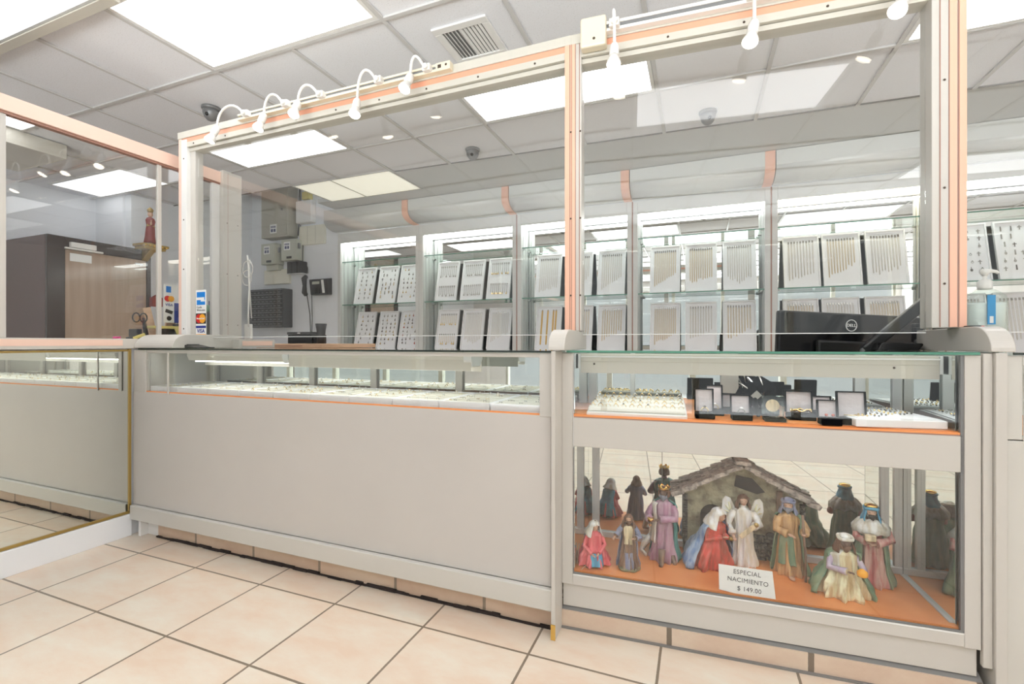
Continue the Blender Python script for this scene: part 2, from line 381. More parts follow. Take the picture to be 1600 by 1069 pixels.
# street side wall; unseen window, glazed wide to let in extra light
b = MB(); b.box(-6.6, -3.0, -3.15, -3.0, 0, 2.8); b.box(4.2, 4.4, -3.15, -3.0, 0, 2.8); b.box(-3.0, 4.2, -3.15, -3.0, 2.5, 2.8); b.box(-3.0, 4.2, -3.15, -3.0, 0, 0.1)
struct(b.build('wall_front', 'wall_shop'))
b = MB()
for k in range(7): b.box(-3.0 + k * 1.2 - (.04 if k else 0), -2.96 + k * 1.2, -3.12, -3.02, .1, 2.5)
b.box(-3.0, 4.2, -3.12, -3.02, .1, .16); b.box(-3.0, 4.2, -3.12, -3.02, 2.44, 2.5)
fr = struct(b.build('window_added', 'panel_grey'))
b = MB(); b.box(-2.98, 4.18, -3.075, -3.069, .16, 2.44); b.build('window_added_pane', 'glass', fr)
pl_ = bpy.data.lights.new('window_portal', 'AREA'); pl_.shape = 'RECTANGLE'; pl_.size = 7.2; pl_.size_y = 2.4; pl_.cycles.is_portal = True
po = bpy.data.objects.new('window_portal', pl_); COL.objects.link(po); po.location = (.6, -3.16, 1.3); po.rotation_euler = (-PI / 2, 0, PI)

# ceiling lights
where = ['over the white counter front, nearest the gold mirror edge', 'behind the partition beside the salmon glass wall', 'behind the partition, cut by the middle salmon post',
         'behind the partition beside the widest salmon post', 'beside the beige ceiling beam', 'over the shop floor in front of the nativity case', 'over the shop floor by the bare side wall', 'in the far corner of the shop floor by the added window', 'beside the boxed duct over the changing booth', 'added above the changing booth to brighten the side room']
for i, (x0, x1, y0, y1) in enumerate(LP):
    t = thing('ceiling_light', 'bright rectangular ceiling light panel ' + where[i], 'ceiling light', ((x0 + x1) / 2, (y0 + y1) / 2, CZ), 0, 'ceiling light panels')
    hx, hy = (x1 - x0) / 2 - 0.014, (y1 - y0) / 2 - 0.014
    b = MB()
    b.box(-hx, hx, -hy, -hy + 0.022, -0.006, 0.004); b.box(-hx, hx, hy - 0.022, hy, -0.006, 0.004); b.box(-hx, -hx + 0.022, -hy + 0.022, hy - 0.022, -0.006, 0.004); b.box(hx - 0.022, hx, -hy + 0.022, hy - 0.022, -0.006, 0.004)
    b.build('lamp_frame', 'bright_white', t)
    b = MB(); b.box(-hx + 0.022, hx - 0.022, -hy + 0.022, hy - 0.022, -0.002, 0.004); b.build('lamp_lens', 'light_lens_added' if i == len(LP) - 1 else 'light_lens', t)
t = thing('ceiling_light', 'dim cream ceiling light panel above the first wall showcase', 'ceiling light', (-3.37, 4.03, CZ), 0)
b = MB(); b.box(-0.60, -0.12, -0.27, 0.28, -0.004, 0.008); b.build('lamp_lens', 'light_lens_dim', t)
b = MB(); b.box(-0.105, 0.60, -0.27, 0.28, -0.004, 0.008); b.build('lamp_lens', 'light_lens_dim', t)
b = MB(); b.box(-0.12, -0.105, -0.28, 0.285, -0.010, 0.006); b.box(-0.62, 0.62, 0.28, 0.30, -0.006, 0.008); b.box(-0.62, 0.62, -0.285, -0.27, -0.006, 0.008); b.box(-0.62, -0.60, -0.27, 0.28, -0.006, 0.008); b.box(0.60, 0.62, -0.27, 0.28, -0.006, 0.008); b.build('lamp_frame', 'tee', t)

o = MB(); o.box(-5.7, -4.935, .3, 2.28, 2.65, 2.768); tag(o.build('boxed_duct', 'header_beige', bevel=.004), 'pale boxed ceiling duct seen through the side glass partition', 'duct')
# air vent
t = thing('air_vent', 'white slatted air vent set in a ceiling tile', 'vent', (-1.162, 2.32, CZ))
b = MB(); b.box(-0.16, 0.16, -0.165, -0.12, -0.008, 0.004); b.box(-0.16, 0.16, 0.12, 0.165, -0.008, 0.004); b.box(-0.16, -0.118, -0.12, 0.12, -0.008, 0.004); b.box(0.118, 0.16, -0.12, 0.12, -0.008, 0.004); b.build('vent_frame', 'bright_white', t, bevel=0.003)
b = MB(); b.box(-0.118, 0.118, -0.12, 0.12, 0.0, 0.004); b.build('vent_back', 'plastic_grey', t)
b = MB()
for k in range(11):
    x = -0.108 + k * 0.0216; b.box(x - 0.0085, x + 0.0085, -0.12, 0.12, -0.002, 0.0, rot=Matrix.Rotation(0.6 if k < 5 else -0.6, 3, 'Y'), piv=(x, 0, -0.006))
b.build('vent_slats', 'bright_white', t)

# dome cameras
for (x, y, lab) in ((-3.21, 2.30, 'grey dome camera on the ceiling near the track lamps'), (-1.80, 3.62, 'grey dome camera on the ceiling behind the white counter'), (0.069, 3.66, 'grey dome camera on the ceiling above the fourth wall showcase')):
    t = thing('dome_camera', lab, 'security camera', (x, y, CZ + 0.004), 0.3, 'ceiling dome cameras')
    b = MB(); b.lathe([(0.062, 0), (0.062, -0.012), (0.056, -0.02)], seg=24); b.build('camera_base', 'plastic_grey', t, True)
    b = MB(); b.lathe([(0.054, -0.02), (0.052, -0.045), (0.042, -0.07), (0.026, -0.088), (0.006, -0.096)], seg=24); d = b.build('camera_dome', 'plastic_grey', t, True)
    b = MB(); b.ball((0, -0.04, -0.06), (0.014, 0.014, 0.014)); b.build('camera_lens', 'glossy_black', t, True)

# ================================================================== LEFT: mirror wall, ledge, glass partition
t = thing('mirror_wall', 'tall counter wall faced with a gold-edged mirror at a right angle to the white counter', 'mirror', (-3.03, 1.695, 0))
b = MB(); b.box(-0.10, -0.008, -3.1, 0.70, 0.0, 1.07); b.build('wall_core', 'wall_grey', t)
b = MB(); b.box(-0.008, 0.0, -3.0, 0.0, 0.14, 1.062); b.build('mirror_panel', 'mirror_wall', t)
b = MB(); b.box(-0.01, 0.012, -3.1, -0.003, 0.0, 0.125); b.build('base_board', 'wall_grey', t, bevel=0.003)
b = MB(); b.box(-0.008, 0.006, -3.0, -0.004, 0.127, 0.142); b.box(-0.008, 0.006, -0.016, -0.002, 0.14, 1.07); b.box(-0.008, 0.004, -3.0, -0.016, 1.055, 1.066); b.build('gold_trim', 'gold_paint', t, bevel=0.002)
b = MB(); b.box(-0.30, 0.012, -3.05, 0.70, 1.071, 1.128, 0); b.box(-0.30, 0.0, 0.70, 0.705, 1.075, 1.12, 1); b.build('ledge', ['frame_white', 'pink_pale'], t, bevel=0.004)
b = MB(); b.box(0.0122, 0.0135, -3.05, -0.05, 1.088, 1.122); b.build('ledge_stripe', 'pink_pale', t)

t = thing('glass_partition', 'salmon framed glass partition standing on the mirror wall ledge', 'partition', (-3.03, 1.93, 1.129))
zt = 2.275 - 1.129; zb = 2.20 - 1.129
b = MB(); b.box(-0.05, 0.0, -3.0, 0.31, zb, zt); b.build('header', 'pink_pale', t, bevel=0.002)
b = MB(); b.box(-0.045, -0.01, -3.0, 0.31, zb - 0.012, zb - 0.001); b.build('header_channel', 'pink_brown', t)
b = MB(); b.box(-0.05, 0.02, 0.31, 0.45, 0, zt + 0.01, 0)
for yy in (0.345,): b.box(0.0195, 0.0205, yy, yy + 0.002, 0, zt, 1)
b.build('end_post', ['frame_white', 'pink_brown'], t, bevel=0.002)
b = MB(); b.box(-0.035, -0.01, 0.255, 0.31, 0, zb - 0.012, 0); b.build('slim_post', 'bright_white', t, bevel=0.002)
for y in (-0.083, -0.775):
    b = MB(); b.box(-0.035, -0.015, y, y + 0.022, 0, zb - 0.012); b.build('mullion', 'frame_white', t, bevel=0.002)
for (a, c, xx) in ((-2.9, -0.775, -0.028), (-0.76, -0.075, -0.026), (-0.065, 0.255, -0.024)):
    b = MB(); b.box(xx, xx + 0.005, a, c, 0.002, zb - 0.012); b.build('glass_pane', 'glass', t)
b = MB()
for y in (0.34, 0.42):
    for z in (0.1, 0.45, 0.8): b.lathe([(0.004, 0.0205), (0.003, 0.022)], (0, y, z), 8, axis='x')
b.build('screws', 'screw', t)

# booth with brown door, seen through the side partition
t = thing('changing_booth', 'dark brown booth with a tan door behind the salmon side partition', 'booth', (-5.5, 2.39, 0))
b = MB(); b.box(-0.98, -0.02, 0, 0.87, 0, 2.1); b.build('booth_body', 'booth_brown', t, bevel=0.004)
b = MB(); b.box(-0.02, 0.012, 0.0, 0.13, 0, 2.1); b.box(-0.02, 0.012, 0.83, 0.87, 0, 2.1); b.box(-0.02, 0.012, 0.13, 0.83, 1.99, 2.1); b.build('door_frame', 'booth_dark', t, bevel=0.004)
b = MB(); b.box(-0.015, 0.004, 0.135, 0.825, 0.02, 1.985); d = b.build('door_leaf', 'door_brown', t)
b = MB(); b.box(0.004, 0.012, 0.72, 0.79, 1.93, 1.95); b.build('door_plate', 'alu', d)
b = MB(); b.box(0.0125, 0.05, 0.16, 0.36, 2.005, 2.055); b.box(0.02, 0.045, 0.12, 0.42, 1.985, 2.002); b.build('door_closer', 'plastic_white', t, bevel=0.004)
b = MB(); b.box(0.0045, 0.007, 0.17, 0.34, 1.88, 1.955); b.build('door_sign', 'paper', d)

def statue(t, s, robe, mantle):
    b = MB()
    b.lathe([(0.09 * s, 0), (0.09 * s, 0.03 * s), (0.06 * s, 0.05 * s)], seg=16)
    b.build('pedestal', 'gold_paint', t, True)
    b = MB(); rings = []
    for z, r in ((0.05, .075), (.12, .07), (.25, .06), (.4, .055), (.52, .047), (.64, .060), (.70, .045), (.74, .018)):
        rings.append([b.bm.verts.new((r * 1.7 * s * (1.1 + .1 * math.sin(5 * a + z * 6)) * math.cos(a), r * 1.5 * s * math.sin(a), z * s)) for a in [2 * PI * k / 20 for k in range(20)]])
    b.skin(rings); b.build('robe', robe, t, True)
    b = MB(); b.ball((0, 0, .81 * s), (.062 * s, .062 * s, .075 * s)); b.build('head', 'skin', t, True)
    b = MB(); b.lathe([(.055 * s, .86 * s), (.075 * s, .93 * s), (.06 * s, .95 * s), (.015 * s, 1.0 * s)], seg=12); b.build('crown', 'gold_paint', t, True)
    b = MB(); b.tube([(.055 * s, 0, .62 * s), (.085 * s, -.03 * s, .48 * s), (.02 * s, -.07 * s, .5 * s)], [.022 * s, .02 * s, .014 * s]); b.tube([(-.055 * s, 0, .62 * s), (-.085 * s, -.03 * s, .48 * s), (-.03 * s, -.075 * s, .52 * s)], [.022 * s, .02 * s, .014 * s]); b.build('sleeves', mantle, t, True)
    b = MB(); b.ball((-.03 * s, -.085 * s, .56 * s), (.025 * s, .025 * s, .05 * s)); b.ball((-.03 * s, -.09 * s, .63 * s), .022 * s); b.build('infant', 'skin', t, True)
t = thing('corner_shelf', 'gilded bracket shelf at the booth corner holding a small statue', 'shelf', (-5.40, 3.20, 2.12))
b = MB(); b.box(-0.09, 0.10, -0.12, 0.13, 0.0, 0.025, 0); b.box(-0.09, 0.08, -0.10, 0.11, -0.03, 0.0, 0); b.prism([(-0.09, -0.03), (0.05, -0.03), (-0.09, -0.14)], -0.03, 0.03, 'y'); b.build('shelf_board', 'gold_paint', t, bevel=0.004)
b = MB()
for k in range(6): b.ball((0.102, -0.10 + k * 0.04, 0.0), 0.012, 8, 6)
b.build('shelf_fringe', 'gold', t, True)
t = thing('religious_statue', 'small crowned statue in red and gold robes on the gilded corner shelf', 'statue', (-5.40, 3.20, 2.146), PI / 2)
statue(t, 0.40, 'red_cloth', 'gold_paint')

# clutter seen behind the side partition, standing on the ledge
lz = 1.129
t = thing('tape_dispenser', 'black and yellow tape dispenser with scissors on the ledge behind the side glass', 'tape dispenser', (-3.17, 1.90, lz))
b = MB(); b.box(-.05, .05, -.13, .15, 0, .012); b.box(-.04, .04, -.12, -.09, .012, .06); b.box(-.04, .04, .05, .14, .012, .07); b.build('dispenser_base', 'plastic_black', t, bevel=0.004)
b = MB(); b.box(-.02, .055, -.03, .12, .065, .082); b.box(.05, .056, -.15, -.08, .012, .03, rot=Matrix.Rotation(.4, 3, 'X'), piv=(.05, -.1, .02)); b.box(.05, .056, .10, .13, .01, .075, rot=Matrix.Rotation(.4, 3, 'X'), piv=(.05, .1, .04)); b.build('yellow_bars', 'yellow', t, bevel=0.003)
b = MB(); b.tube([(0, -.05, .0), (0, -.06, .13)], .008); 
for dy in (-.10, -.06): b.tube([(0, dy + .02 * math.cos(a), .13 + .028 * math.sin(a)) for a in [2 * PI * k / 12 for k in range(13)]], .004, 6)
b.build('scissors', 'plastic_charcoal', t, True)
t = thing('tape_holder', 'black roll holder on the ledge beneath the card sign', 'tape holder', (-3.17, 2.10, lz))
b = MB(); b.box(-.05, .05, -.06, .08, 0, .10); b.build('holder_body', 'plastic_black', t, bevel=0.006)
b = MB(); b.lathe([(.035, -.055), (.035, -.035)], (.0, .0, .12), 20, axis='x'); b.build('tape_roll', 'plastic_white', t, True)
o = MB(); o.box(-.004, .004, -.022, .022, 0, .205, rot=Matrix.Rotation(.22, 3, 'X')); tag(o.build('paint_stick', 'wood_light', loc=(-3.26, 1.955, lz), bevel=0.001), 'pale wooden stick leaning on the ledge behind the side glass', 'wooden stick')
o = MB(); o.box(-.006, .006, -.03, .03, 0, .36, rot=Matrix.Rotation(-.12, 3, 'X')); tag(o.build('wooden_board', 'wood_light', loc=(-3.275, 2.05, lz), bevel=0.002), 'orange wooden board standing behind the card sign', 'board')
o = MB(); o.box(-.03, .03, -.05, .05, 0, .10); o.prism([(-.04, .10), (.04, .10), (0, .13)], -.02, .02, 'x'); tag(o.build('gift_bag', 'red_cloth', loc=(-5.453, 3.29, 1.50), bevel=0.004), 'small dark red bag hanging on the booth corner below the gilded shelf', 'bag')
o = MB(); o.lathe([(.005, 0), (.012, .006), (.005, .012)], (0, 0, 0), 10); o.box(-.03, .03, -.004, .004, 0, .012); tag(o.build('pink_marker', 'magenta', loc=(-3.10, 1.66, lz), bevel=0.001), 'small magenta marker lying on the mirror wall ledge', 'marker')
o = MB(); o.box(-.02, .02, -.045, -.02, 0, .27, 0); o.box(-.02, .02, -.02, .02, .01, .25, 1); tag(o.build('blue_folder', ['blue_case', 'paper'], loc=(-3.17, 2.31, lz), bevel=0.002), 'blue and white folder upright beside the white end post', 'folder')
t = thing('green_bowl', 'green plastic bowl upside down on a dark pot behind the front glass', 'bowl', (-3.20, 2.22, lz))
b = MB(); b.lathe([(.07, 0), (.075, .15), (.06, .19)], seg=20); b.build('pot', 'plastic_charcoal', t, True)
b = MB(); b.lathe([(.08, .19), (.082, .20), (.06, .235), (.02, .245)], seg=20); b.build('bowl', 'green_bowl', t, True)
t = thing('hanging_cable', 'white looped cable hanging on the end post by the grey wall', 'cable', (-2.985, 2.405, 1.70))
b = MB(); b.tube([(.0, 0, .03), (.012, .0, -.05), (.02, 0, -.2), (.01, 0, -.40), (.012, 0, -.48)], .006, 6); b.tube([(.012, 0.01, .0), (-.005, .02, -.15), (.03, .01, -.42)], .004, 6)
b.tube([(.01 + .05 * math.cos(a), -.005, -.07 + .06 * math.sin(a)) for a in [2 * PI * k / 16 for k in range(17)]], .003, 6)
b.tube([(-.01 + .045 * math.cos(a), .005, -.13 + .055 * math.sin(a)) for a in [2 * PI * k / 16 for k in range(17)]], .003, 6); b.build('cable_loops', 'plastic_white', t, True)
b = MB(); b.box(-.03, .03, .0, .02, -.57, -.46); b.build('wall_plug', 'plastic_white', t, bevel=0.004)

# card signs
def card_sign(lab, loc, rz, n):
    t = thing('card_sign', lab, 'sign', loc, rz, None)
    b = MB(); b.box(-.045, .045, 0, .0015, 0, .275); b.build('sign_sheet', 'paper', t)
    b = MB(); b.box(-.036, .036, -.0012, 0, .185, .262); b.build('blue_square', 'amex_blue', t)
    b = MB(); b.box(-.036, .03, -.0018, -.0012, .214, .23); b.box(.0, .036, -.0018, -.0012, .205, .214); b.build('blue_square_stripe', 'paper', t)
    text_mesh('Cards\nWelcome', .017, 'sign_words', 'ink', t, facing(-.036, -.001, .162), 'LEFT', .0004)
    b = MB(); b.box(-.043, .043, -.0012, 0, .072, .134); b.build('card_red_panel', 'ink', t)
    b = MB(); b.lathe([(.027, 0), (.027, .0006)], (-.015, -.002, .103), 24, axis='y'); b.build('red_disc', 'card_red', t)
    b = MB(); b.lathe([(.027, 0), (.027, .0006)], (.015, -.0028, .103), 24, axis='y'); b.build('orange_disc', 'card_orange', t)
    text_mesh('MasterCard', .013, 'card_words', 'paper', t, facing(0, -.0035, .103), 'CENTER', .0003, .0003)
    b = MB(); b.box(-.043, .043, -.0012, 0, .046, .06, 0); b.box(-.043, .043, -.0012, 0, -.002, .010, 1); b.build('visa_bars', ['visa_blue', 'card_orange'], t)
    text_mesh('VISA', .031, 'visa_words', 'visa_blue', t, facing(0, -.0012, .028), 'CENTER', .0004, .0006)
card_sign('tall card sticker with blue and red logos on the front glass beside the first post', (-2.765, 1.918, 1.147), 0, 0)
t = thing('payment_sign', 'white and blue payment logo card on the ledge behind the side glass', 'sign', (-3.175, 2.005, 1.235), PI / 2)
b = MB(); b.box(-.045, .02, 0, .0015, 0, .245, 0); b.box(.02, .075, 0, .0015, .13, .245, 0); b.box(.02, .075, 0, .0015, 0, .13, 1); b.build('sign_sheet', ['paper', 'visa_blue'], t)
b = MB(); b.box(-.03, .0, -.0012, 0, .195, .235); b.build('blue_square', 'amex_blue', t)
b = MB(); b.lathe([(.019, 0), (.019, .0006)], (-.022, -.002, .155), 20, axis='y'); b.build('red_disc', 'card_red', t)
b = MB(); b.lathe([(.019, 0), (.019, .0006)], (.0, -.0028, .155), 20, axis='y'); b.build('orange_disc', 'card_orange', t)
text_mesh('VISA', .022, 'visa_words', 'visa_blue', t, facing(-.012, -.0012, .115), 'CENTER', .0004, .0004)
b = MB(); b.box(-.035, .01, -.0012, 0, .06, .082, rot=Matrix.Rotation(.3, 3, 'Y'), piv=(-.01, 0, .07)); b.build('terminal_picture', 'ink', t)
b = MB(); b.lathe([(.015, 0), (.015, .0006)], (-.012, -.0015, .028), 20, axis='y'); b.build('round_logo', 'ink', t)

# ================================================================== LONG WHITE COUNTER
RX = Vector((-1.70, 1.90, 0))
def sb(m, name, mats, parent, off, **k):
    for v in m.bm.verts: v.co -= off
    return m.build(name, mats, parent, **k)
t = thing('display_counter', 'long white laminate counter with a low glass display of flat trays', 'counter', RX)
b = MB(); b.box(-3.012, -0.494, 1.676, 1.70, .097, .178); sb(b, 'kick_rail', 'laminate_kick', t, RX, bevel=0.004)
b = MB(); b.box(-2.86, -.515, 1.737, 1.77, .0, .14); sb(b, 'tiled_plinth', 'base_tile_l', t, RX)
b = MB()
xx = -2.86; rr = random.Random(3)
while xx < -.53:
    l = rr.uniform(.02, .09); b.box(xx, min(xx + l, -.52), 1.728 - rr.uniform(0, .006), 1.74, 0.0, rr.uniform(.004, .013)); xx += l
sb(b, 'dirt_gap', 'grout_dark', t, RX)
b = MB(); b.box(-2.975, -2.955, 1.70, 1.78, 0, .10); b.box(-2.955, -2.86, 1.74, 1.765, 0, .14); sb(b, 'leg', 'bright_white', t, RX, bevel=0.002)
b = MB(); b.box(-3.0215, -.516, 1.70, 1.716, .178, .826); sb(b, 'front_panel', 'laminate', t, RX, bevel=0.0015)
b = MB(); b.box(-3.0215, -2.94, 1.702, 2.20, .178, 1.064); sb(b, 'end_panel', 'frame_white', t, RX, bevel=0.003)
b = MB(); b.box(-2.938, -2.905, 1.697, 1.72, .822, 1.064); b.box(-2.905, -.56, 1.70, 1.716, 1.047, 1.064); b.box(-.560, -.512, 1.695, 1.72, .822, 1.064); b.box(-2.716, -2.704, 1.693, 1.699, .818, 1.05); sb(b, 'display_frame', 'frame_white', t, RX, bevel=0.002)
b = MB(); b.box(-.5115, -.509, 1.70, 1.72, .18, 1.06); sb(b, 'dark_joint', 'pink_brown', t, RX)  # narrow brown strip along the joint
b = MB(); b.box(-2.904, -.561, 1.705, 1.710, .828, 1.046); sb(b, 'front_glass', 'glass', t, RX)
b = MB(); b.box(-2.96, -.50, 1.695, 2.20, 1.0655, 1.0725); sb(b, 'top_glass', 'shelf_glass', t, RX)
b = MB(); b.box(-2.96, -.50, 1.690, 1.695, 1.0655, 1.0730); sb(b, 'glass_edge', 'glass_edge_dark', t, RX)
b = MB(); b.box(-2.93, -.52, 1.716, 2.14, .812, .828); b.box(-2.905, -.56, 1.702, 1.7045, .826, .833); sb(b, 'deck', 'orange_deck', t, RX)
b = MB(); b.box(-2.93, -.52, 2.128, 2.132, .828, 1.05); sb(b, 'back_mirror', 'mirror', t, RX)
for a in (-2.91, -2.52, -2.10, -1.66, -1.13, -.60):
    b = MB(); b.box(a - .02, a + .02, 2.112, 2.127, .828, 1.06); sb(b, 'back_stile', 'frame_white', t, RX, bevel=0.002)
b = MB(); b.box(-2.94, -.515, 1.72, 2.18, .10, .80); b.box(-2.94, -.515, 2.133, 2.19, .80, 1.06); sb(b, 'cabinet_body', 'frame_white', t, RX)
for a, c in ((-2.70, -1.94), (-1.93, -.90)):
    b = MB(); b.prism([(1.79, 1.055), (1.90, 1.055), (1.90, 1.035), (1.875, 1.004), (1.80, 1.004), (1.79, 1.03)], a, c, 'x'); h = sb(b, 'lamp_housing', 'header_beige', t, RX, bevel=0.004)
    b = MB(); b.box(a + .04, c - .04, 1.812, 1.865, .997, 1.0035); sb(b, 'lamp_tube', 'counter_tube', h, Vector((0, 0, 0)) + RX)
    if a > -2: b = MB(); b.box(a, c, 1.791, 1.794, .983, 1.05); sb(b, 'lamp_lip', 'header_beige', h, RX)
    b = MB(); b.box(a, c, 1.897, 1.900, .975, 1.05); sb(b, 'lamp_back_lip', 'header_beige', h, RX)
    b = MB(); b.prism([(1.788, 1.057), (1.902, 1.057), (1.902, 1.03), (1.878, 1.000), (1.798, 1.000), (1.788, 1.028)], c - .035, c + .004, 'x'); sb(b, 'lamp_end_cap', 'alu', h, RX, bevel=0.003)

def pilaster(lab, root, rz, x0, x1, cap0, cap1, vfront, vback, foot=True, shaft2=None):
    t = thing('counter_pilaster', lab, 'pilaster', root, rz, 'rounded counter pilasters')
    b = MB(); b.box(x0, x1, vfront, vfront + .10, 0, 1.072)
    b.build('shaft', 'frame_white', t, bevel=0.002)
    if shaft2: 
        b = MB(); b.box(shaft2[0], shaft2[1], vfront + .012, vfront + .03, .12, 1.07); b.build('shaft_groove', 'frame_white', t, bevel=0.002)
    prof = [(vback, 1.075), (vback, 1.150)]
    r = .085
    prof += [(vfront + r - r * math.sin(a), 1.075 + r * .93 * math.cos(a)) for a in [PI / 2 * k / 10 for k in range(11)]]
    b = MB(); b.prism(prof, cap0, cap1, 'x'); b.build('cap', 'frame_white', t, bevel=0.003)
    if foot:
        b = MB(); b.box(x0 - .001, x1 + .001, vfront - .003, vfront, 0, .058); b.build('foot_cover', 'gold', t, bevel=0.001)
    return t
pilaster('slim white pilaster with rounded cap between the long counter and the nativity case', (-.50, 1.668, 0), 0, -.006, .010, -.018, .045, 0.0, .37, True, None)
pilaster('white pilaster with rounded cap beside the hand sanitizer bottle', W(1.33, 0, 0), PHI, -.012, .016, -.022, .036, -.018, .42, True, (-.0355, -.0125))
# flat block in the corner of the mirror wall
t = thing('counter_end_block', 'low white corner block where the counter meets the salmon partition', 'counter block', (-2.80, 1.70, 1.0745))
b = MB()
prof = [(.40, 0), (.40, .078)] + [(.09 - .09 * math.sin(a), .078 * math.cos(a)) for a in [PI / 2 * k / 8 for k in range(9)]]
b.prism(prof, -.215, .115, 'x'); b.build('block_body', 'frame_white', t, bevel=0.003)
b = MB(); b.box(.115, .175, .36, .62, .0, .052, 0); b.box(.1755, .177, .38, .60, .012, .042, 1); b.build('side_step', ['frame_white', 'pink_pale'], t, bevel=0.003)

# ================================================================== NATIVITY CASE
case = thing('nativity_case', 'white framed two level glass case on a tiled plinth, nativity scene inside', 'display case', W(0, 0, 0), PHI)
def cb(m, name, mats, parent=case, **k): return m.build(name, mats, parent, **k)
b = MB(); b.box(0, 1.30, .0, .03, 0, .068); cb(b, 'tiled_plinth', 'base_tile_r')
b = MB(); b.prism([(.001, .066), (.03, .084), (.05, .084), (.05, .066)], 0, 1.30, 'x'); b.box(0, 1.30, -.008, .0, 0, .007); cb(b, 'plinth_grout', 'tee_dark')
b = MB(); b.box(.002, 1.288, .012, .03, .080, .170); cb(b, 'kick_board', 'frame_white', bevel=0.002)
b = MB(); b.box(0, .042, 0, .03, .17, 1.064); b.box(1.252, 1.293, 0, .03, .168, 1.064); b.box(.042, 1.252, 0, .03, .17, .208); cb(b, 'case_frame', 'frame_white', bevel=0.002)
b = MB(); b.box(.043, 1.251, -.001, .0, .208, .213); b.box(.044, .0455, -.0005, .004, .70, 1.064); cb(b, 'frame_bead', 'bright_white')
b = MB(); b.box(.044, 1.251, .0015, .0055, .213, .2195); b.box(.044, .047, .0015, .0055, .2195, .703); b.box(1.243, 1.251, .002, .012, .213, 1.064); cb(b, 'glass_channel', 'plastic_grey')
b = MB(); b.box(.044, 1.2505, .002, .02, .704, .815); cb(b, 'middle_band', 'frame_white', bevel=0.0015)
b = MB(); b.box(.03, 1.26, .012, .37, .212, .224, 0); cb(b, 'lower_deck', 'orange_deck')
b = MB(); b.box(.03, 1.26, .021, .37, .80, .828, 0); b.box(.046, 1.249, .004, .0205, .8155, .8195, 1); b.box(.046, 1.249, .004, .0205, .8195, .826, 0); cb(b, 'upper_deck', ['orange_deck', 'pink_brown'])
b = MB(); b.box(.043, 1.251, .006, .011, .214, .703); cb(b, 'lower_glass', 'glass')
b = MB(); b.box(.046, 1.249, .006, .011, .83, 1.064); cb(b, 'upper_glass', 'glass')
b = MB(); b.box(.02, 1.285, -.004, .44, 1.066, 1.0725); cb(b, 'top_glass', 'shelf_glass')
b = MB(); b.box(.02, 1.285, -.0095, -.004, 1.0655, 1.0735); cb(b, 'glass_edge', 'glass_edge')
b = MB(); b.box(.03, 1.26, .362, .366, .225, .70); b.box(.03, 1.26, .362, .366, .829, 1.062); cb(b, 'back_mirror', 'mirror')
b = MB(); b.box(1.238, 1.242, .02, .36, .225, .70); b.box(1.238, 1.242, .02, .36, .829, 1.062); cb(b, 'side_mirror', 'mirror')
b = MB(); b.box(.044, .047, .02, .36, .225, .70); b.box(.044, .047, .02, .36, .829, 1.062); cb(b, 'side_mirror', 'mirror')
for z0, z1 in ((.225, .70),):
    for a, c in ((.066, .098), (1.168, 1.194), (1.212, 1.237)):
        b = MB(); b.box(a, c, .352, .3615, z0, z1); b.box(a + .012, a + .014, .351, .352, z0, z1); cb(b, 'mirror_stile', 'alu', bevel=0.001)
    b = MB(); b.box(.047, 1.237, .350, .3615, z0, z0 + .026); cb(b, 'mirror_rail', 'alu', bevel=0.002)
    b = MB(); b.box(1.2275, 1.2378, .03, .349, z0, z0 + .004); cb(b, 'mirror_rail', 'alu')
    b = MB(); b.box(.368, .371, .359, .3615, z0 + .026, z1); cb(b, 'mirror_joint', 'tee_dark')
for a, c, m in ((.05, .088, 'alu'), (.604, .672, 'frame_white'), (1.082, 1.118, 'alu'), (1.205, 1.236, 'alu'), (.235, .255, 'alu')):
    b = MB(); b.box(a, c, .350, .3615, .829, 1.062); cb(b, 'mirror_stile', m, bevel=0.002)
b = MB(); b.box(0.0, .03, .03, .44, .17, 1.064); b.box(1.262, 1.293, .03, .44, .17, 1.064); b.box(.03, 1.262, .37, .44, .10, 1.064); b.box(0, 1.293, .03, .44, .0, .20); cb(b, 'case_body', 'frame_white')
b = MB(); b.prism([(.07, 1.060), (.155, 1.060), (.155, 1.012), (.145, 1.002), (.085, 1.002), (.07, 1.03)], .062, 1.222, 'x'); h = cb(b, 'lamp_housing', 'header_beige', bevel=0.003)
b = MB(); b.box(.08, 1.20, .03, .075, .772, .799); h2 = cb(b, 'lower_lamp_housing', 'header_beige', bevel=0.003)
b = MB(); b.box(.09, 1.19, .034, .071, .768, .7715); cb(b, 'lamp_tube', 'lower_tube', h2)
b = MB(); b.box(.10, 1.19, .095, .138, .9965, 1.0015); cb(b, 'lamp_tube', 'counter_tube', h)
b = MB(); b.box(.062, 1.222, .071, .074, .984, 1.045); cb(b, 'lamp_lip', 'header_beige', h)
b = MB(); b.box(.062, 1.222, .0675, .0695, 1.046, 1.051); cb(b, 'lamp_rail', 'bright_white', h)
for e0, e1 in ((1.2225, 1.232), (.050, .0615)):
    b = MB(); b.box(e0, e1, .068, .157, 1.0, 1.060); cb(b, 'lamp_end_cap', 'alu', h, bevel=0.002)
for u in (.115, 1.10):
    b = MB(); b.lathe([(.004, .0), (.003, -.002)], (u, .0695, 1.02), 10, axis='y'); cb(b, 'lamp_screw', 'screw', h)

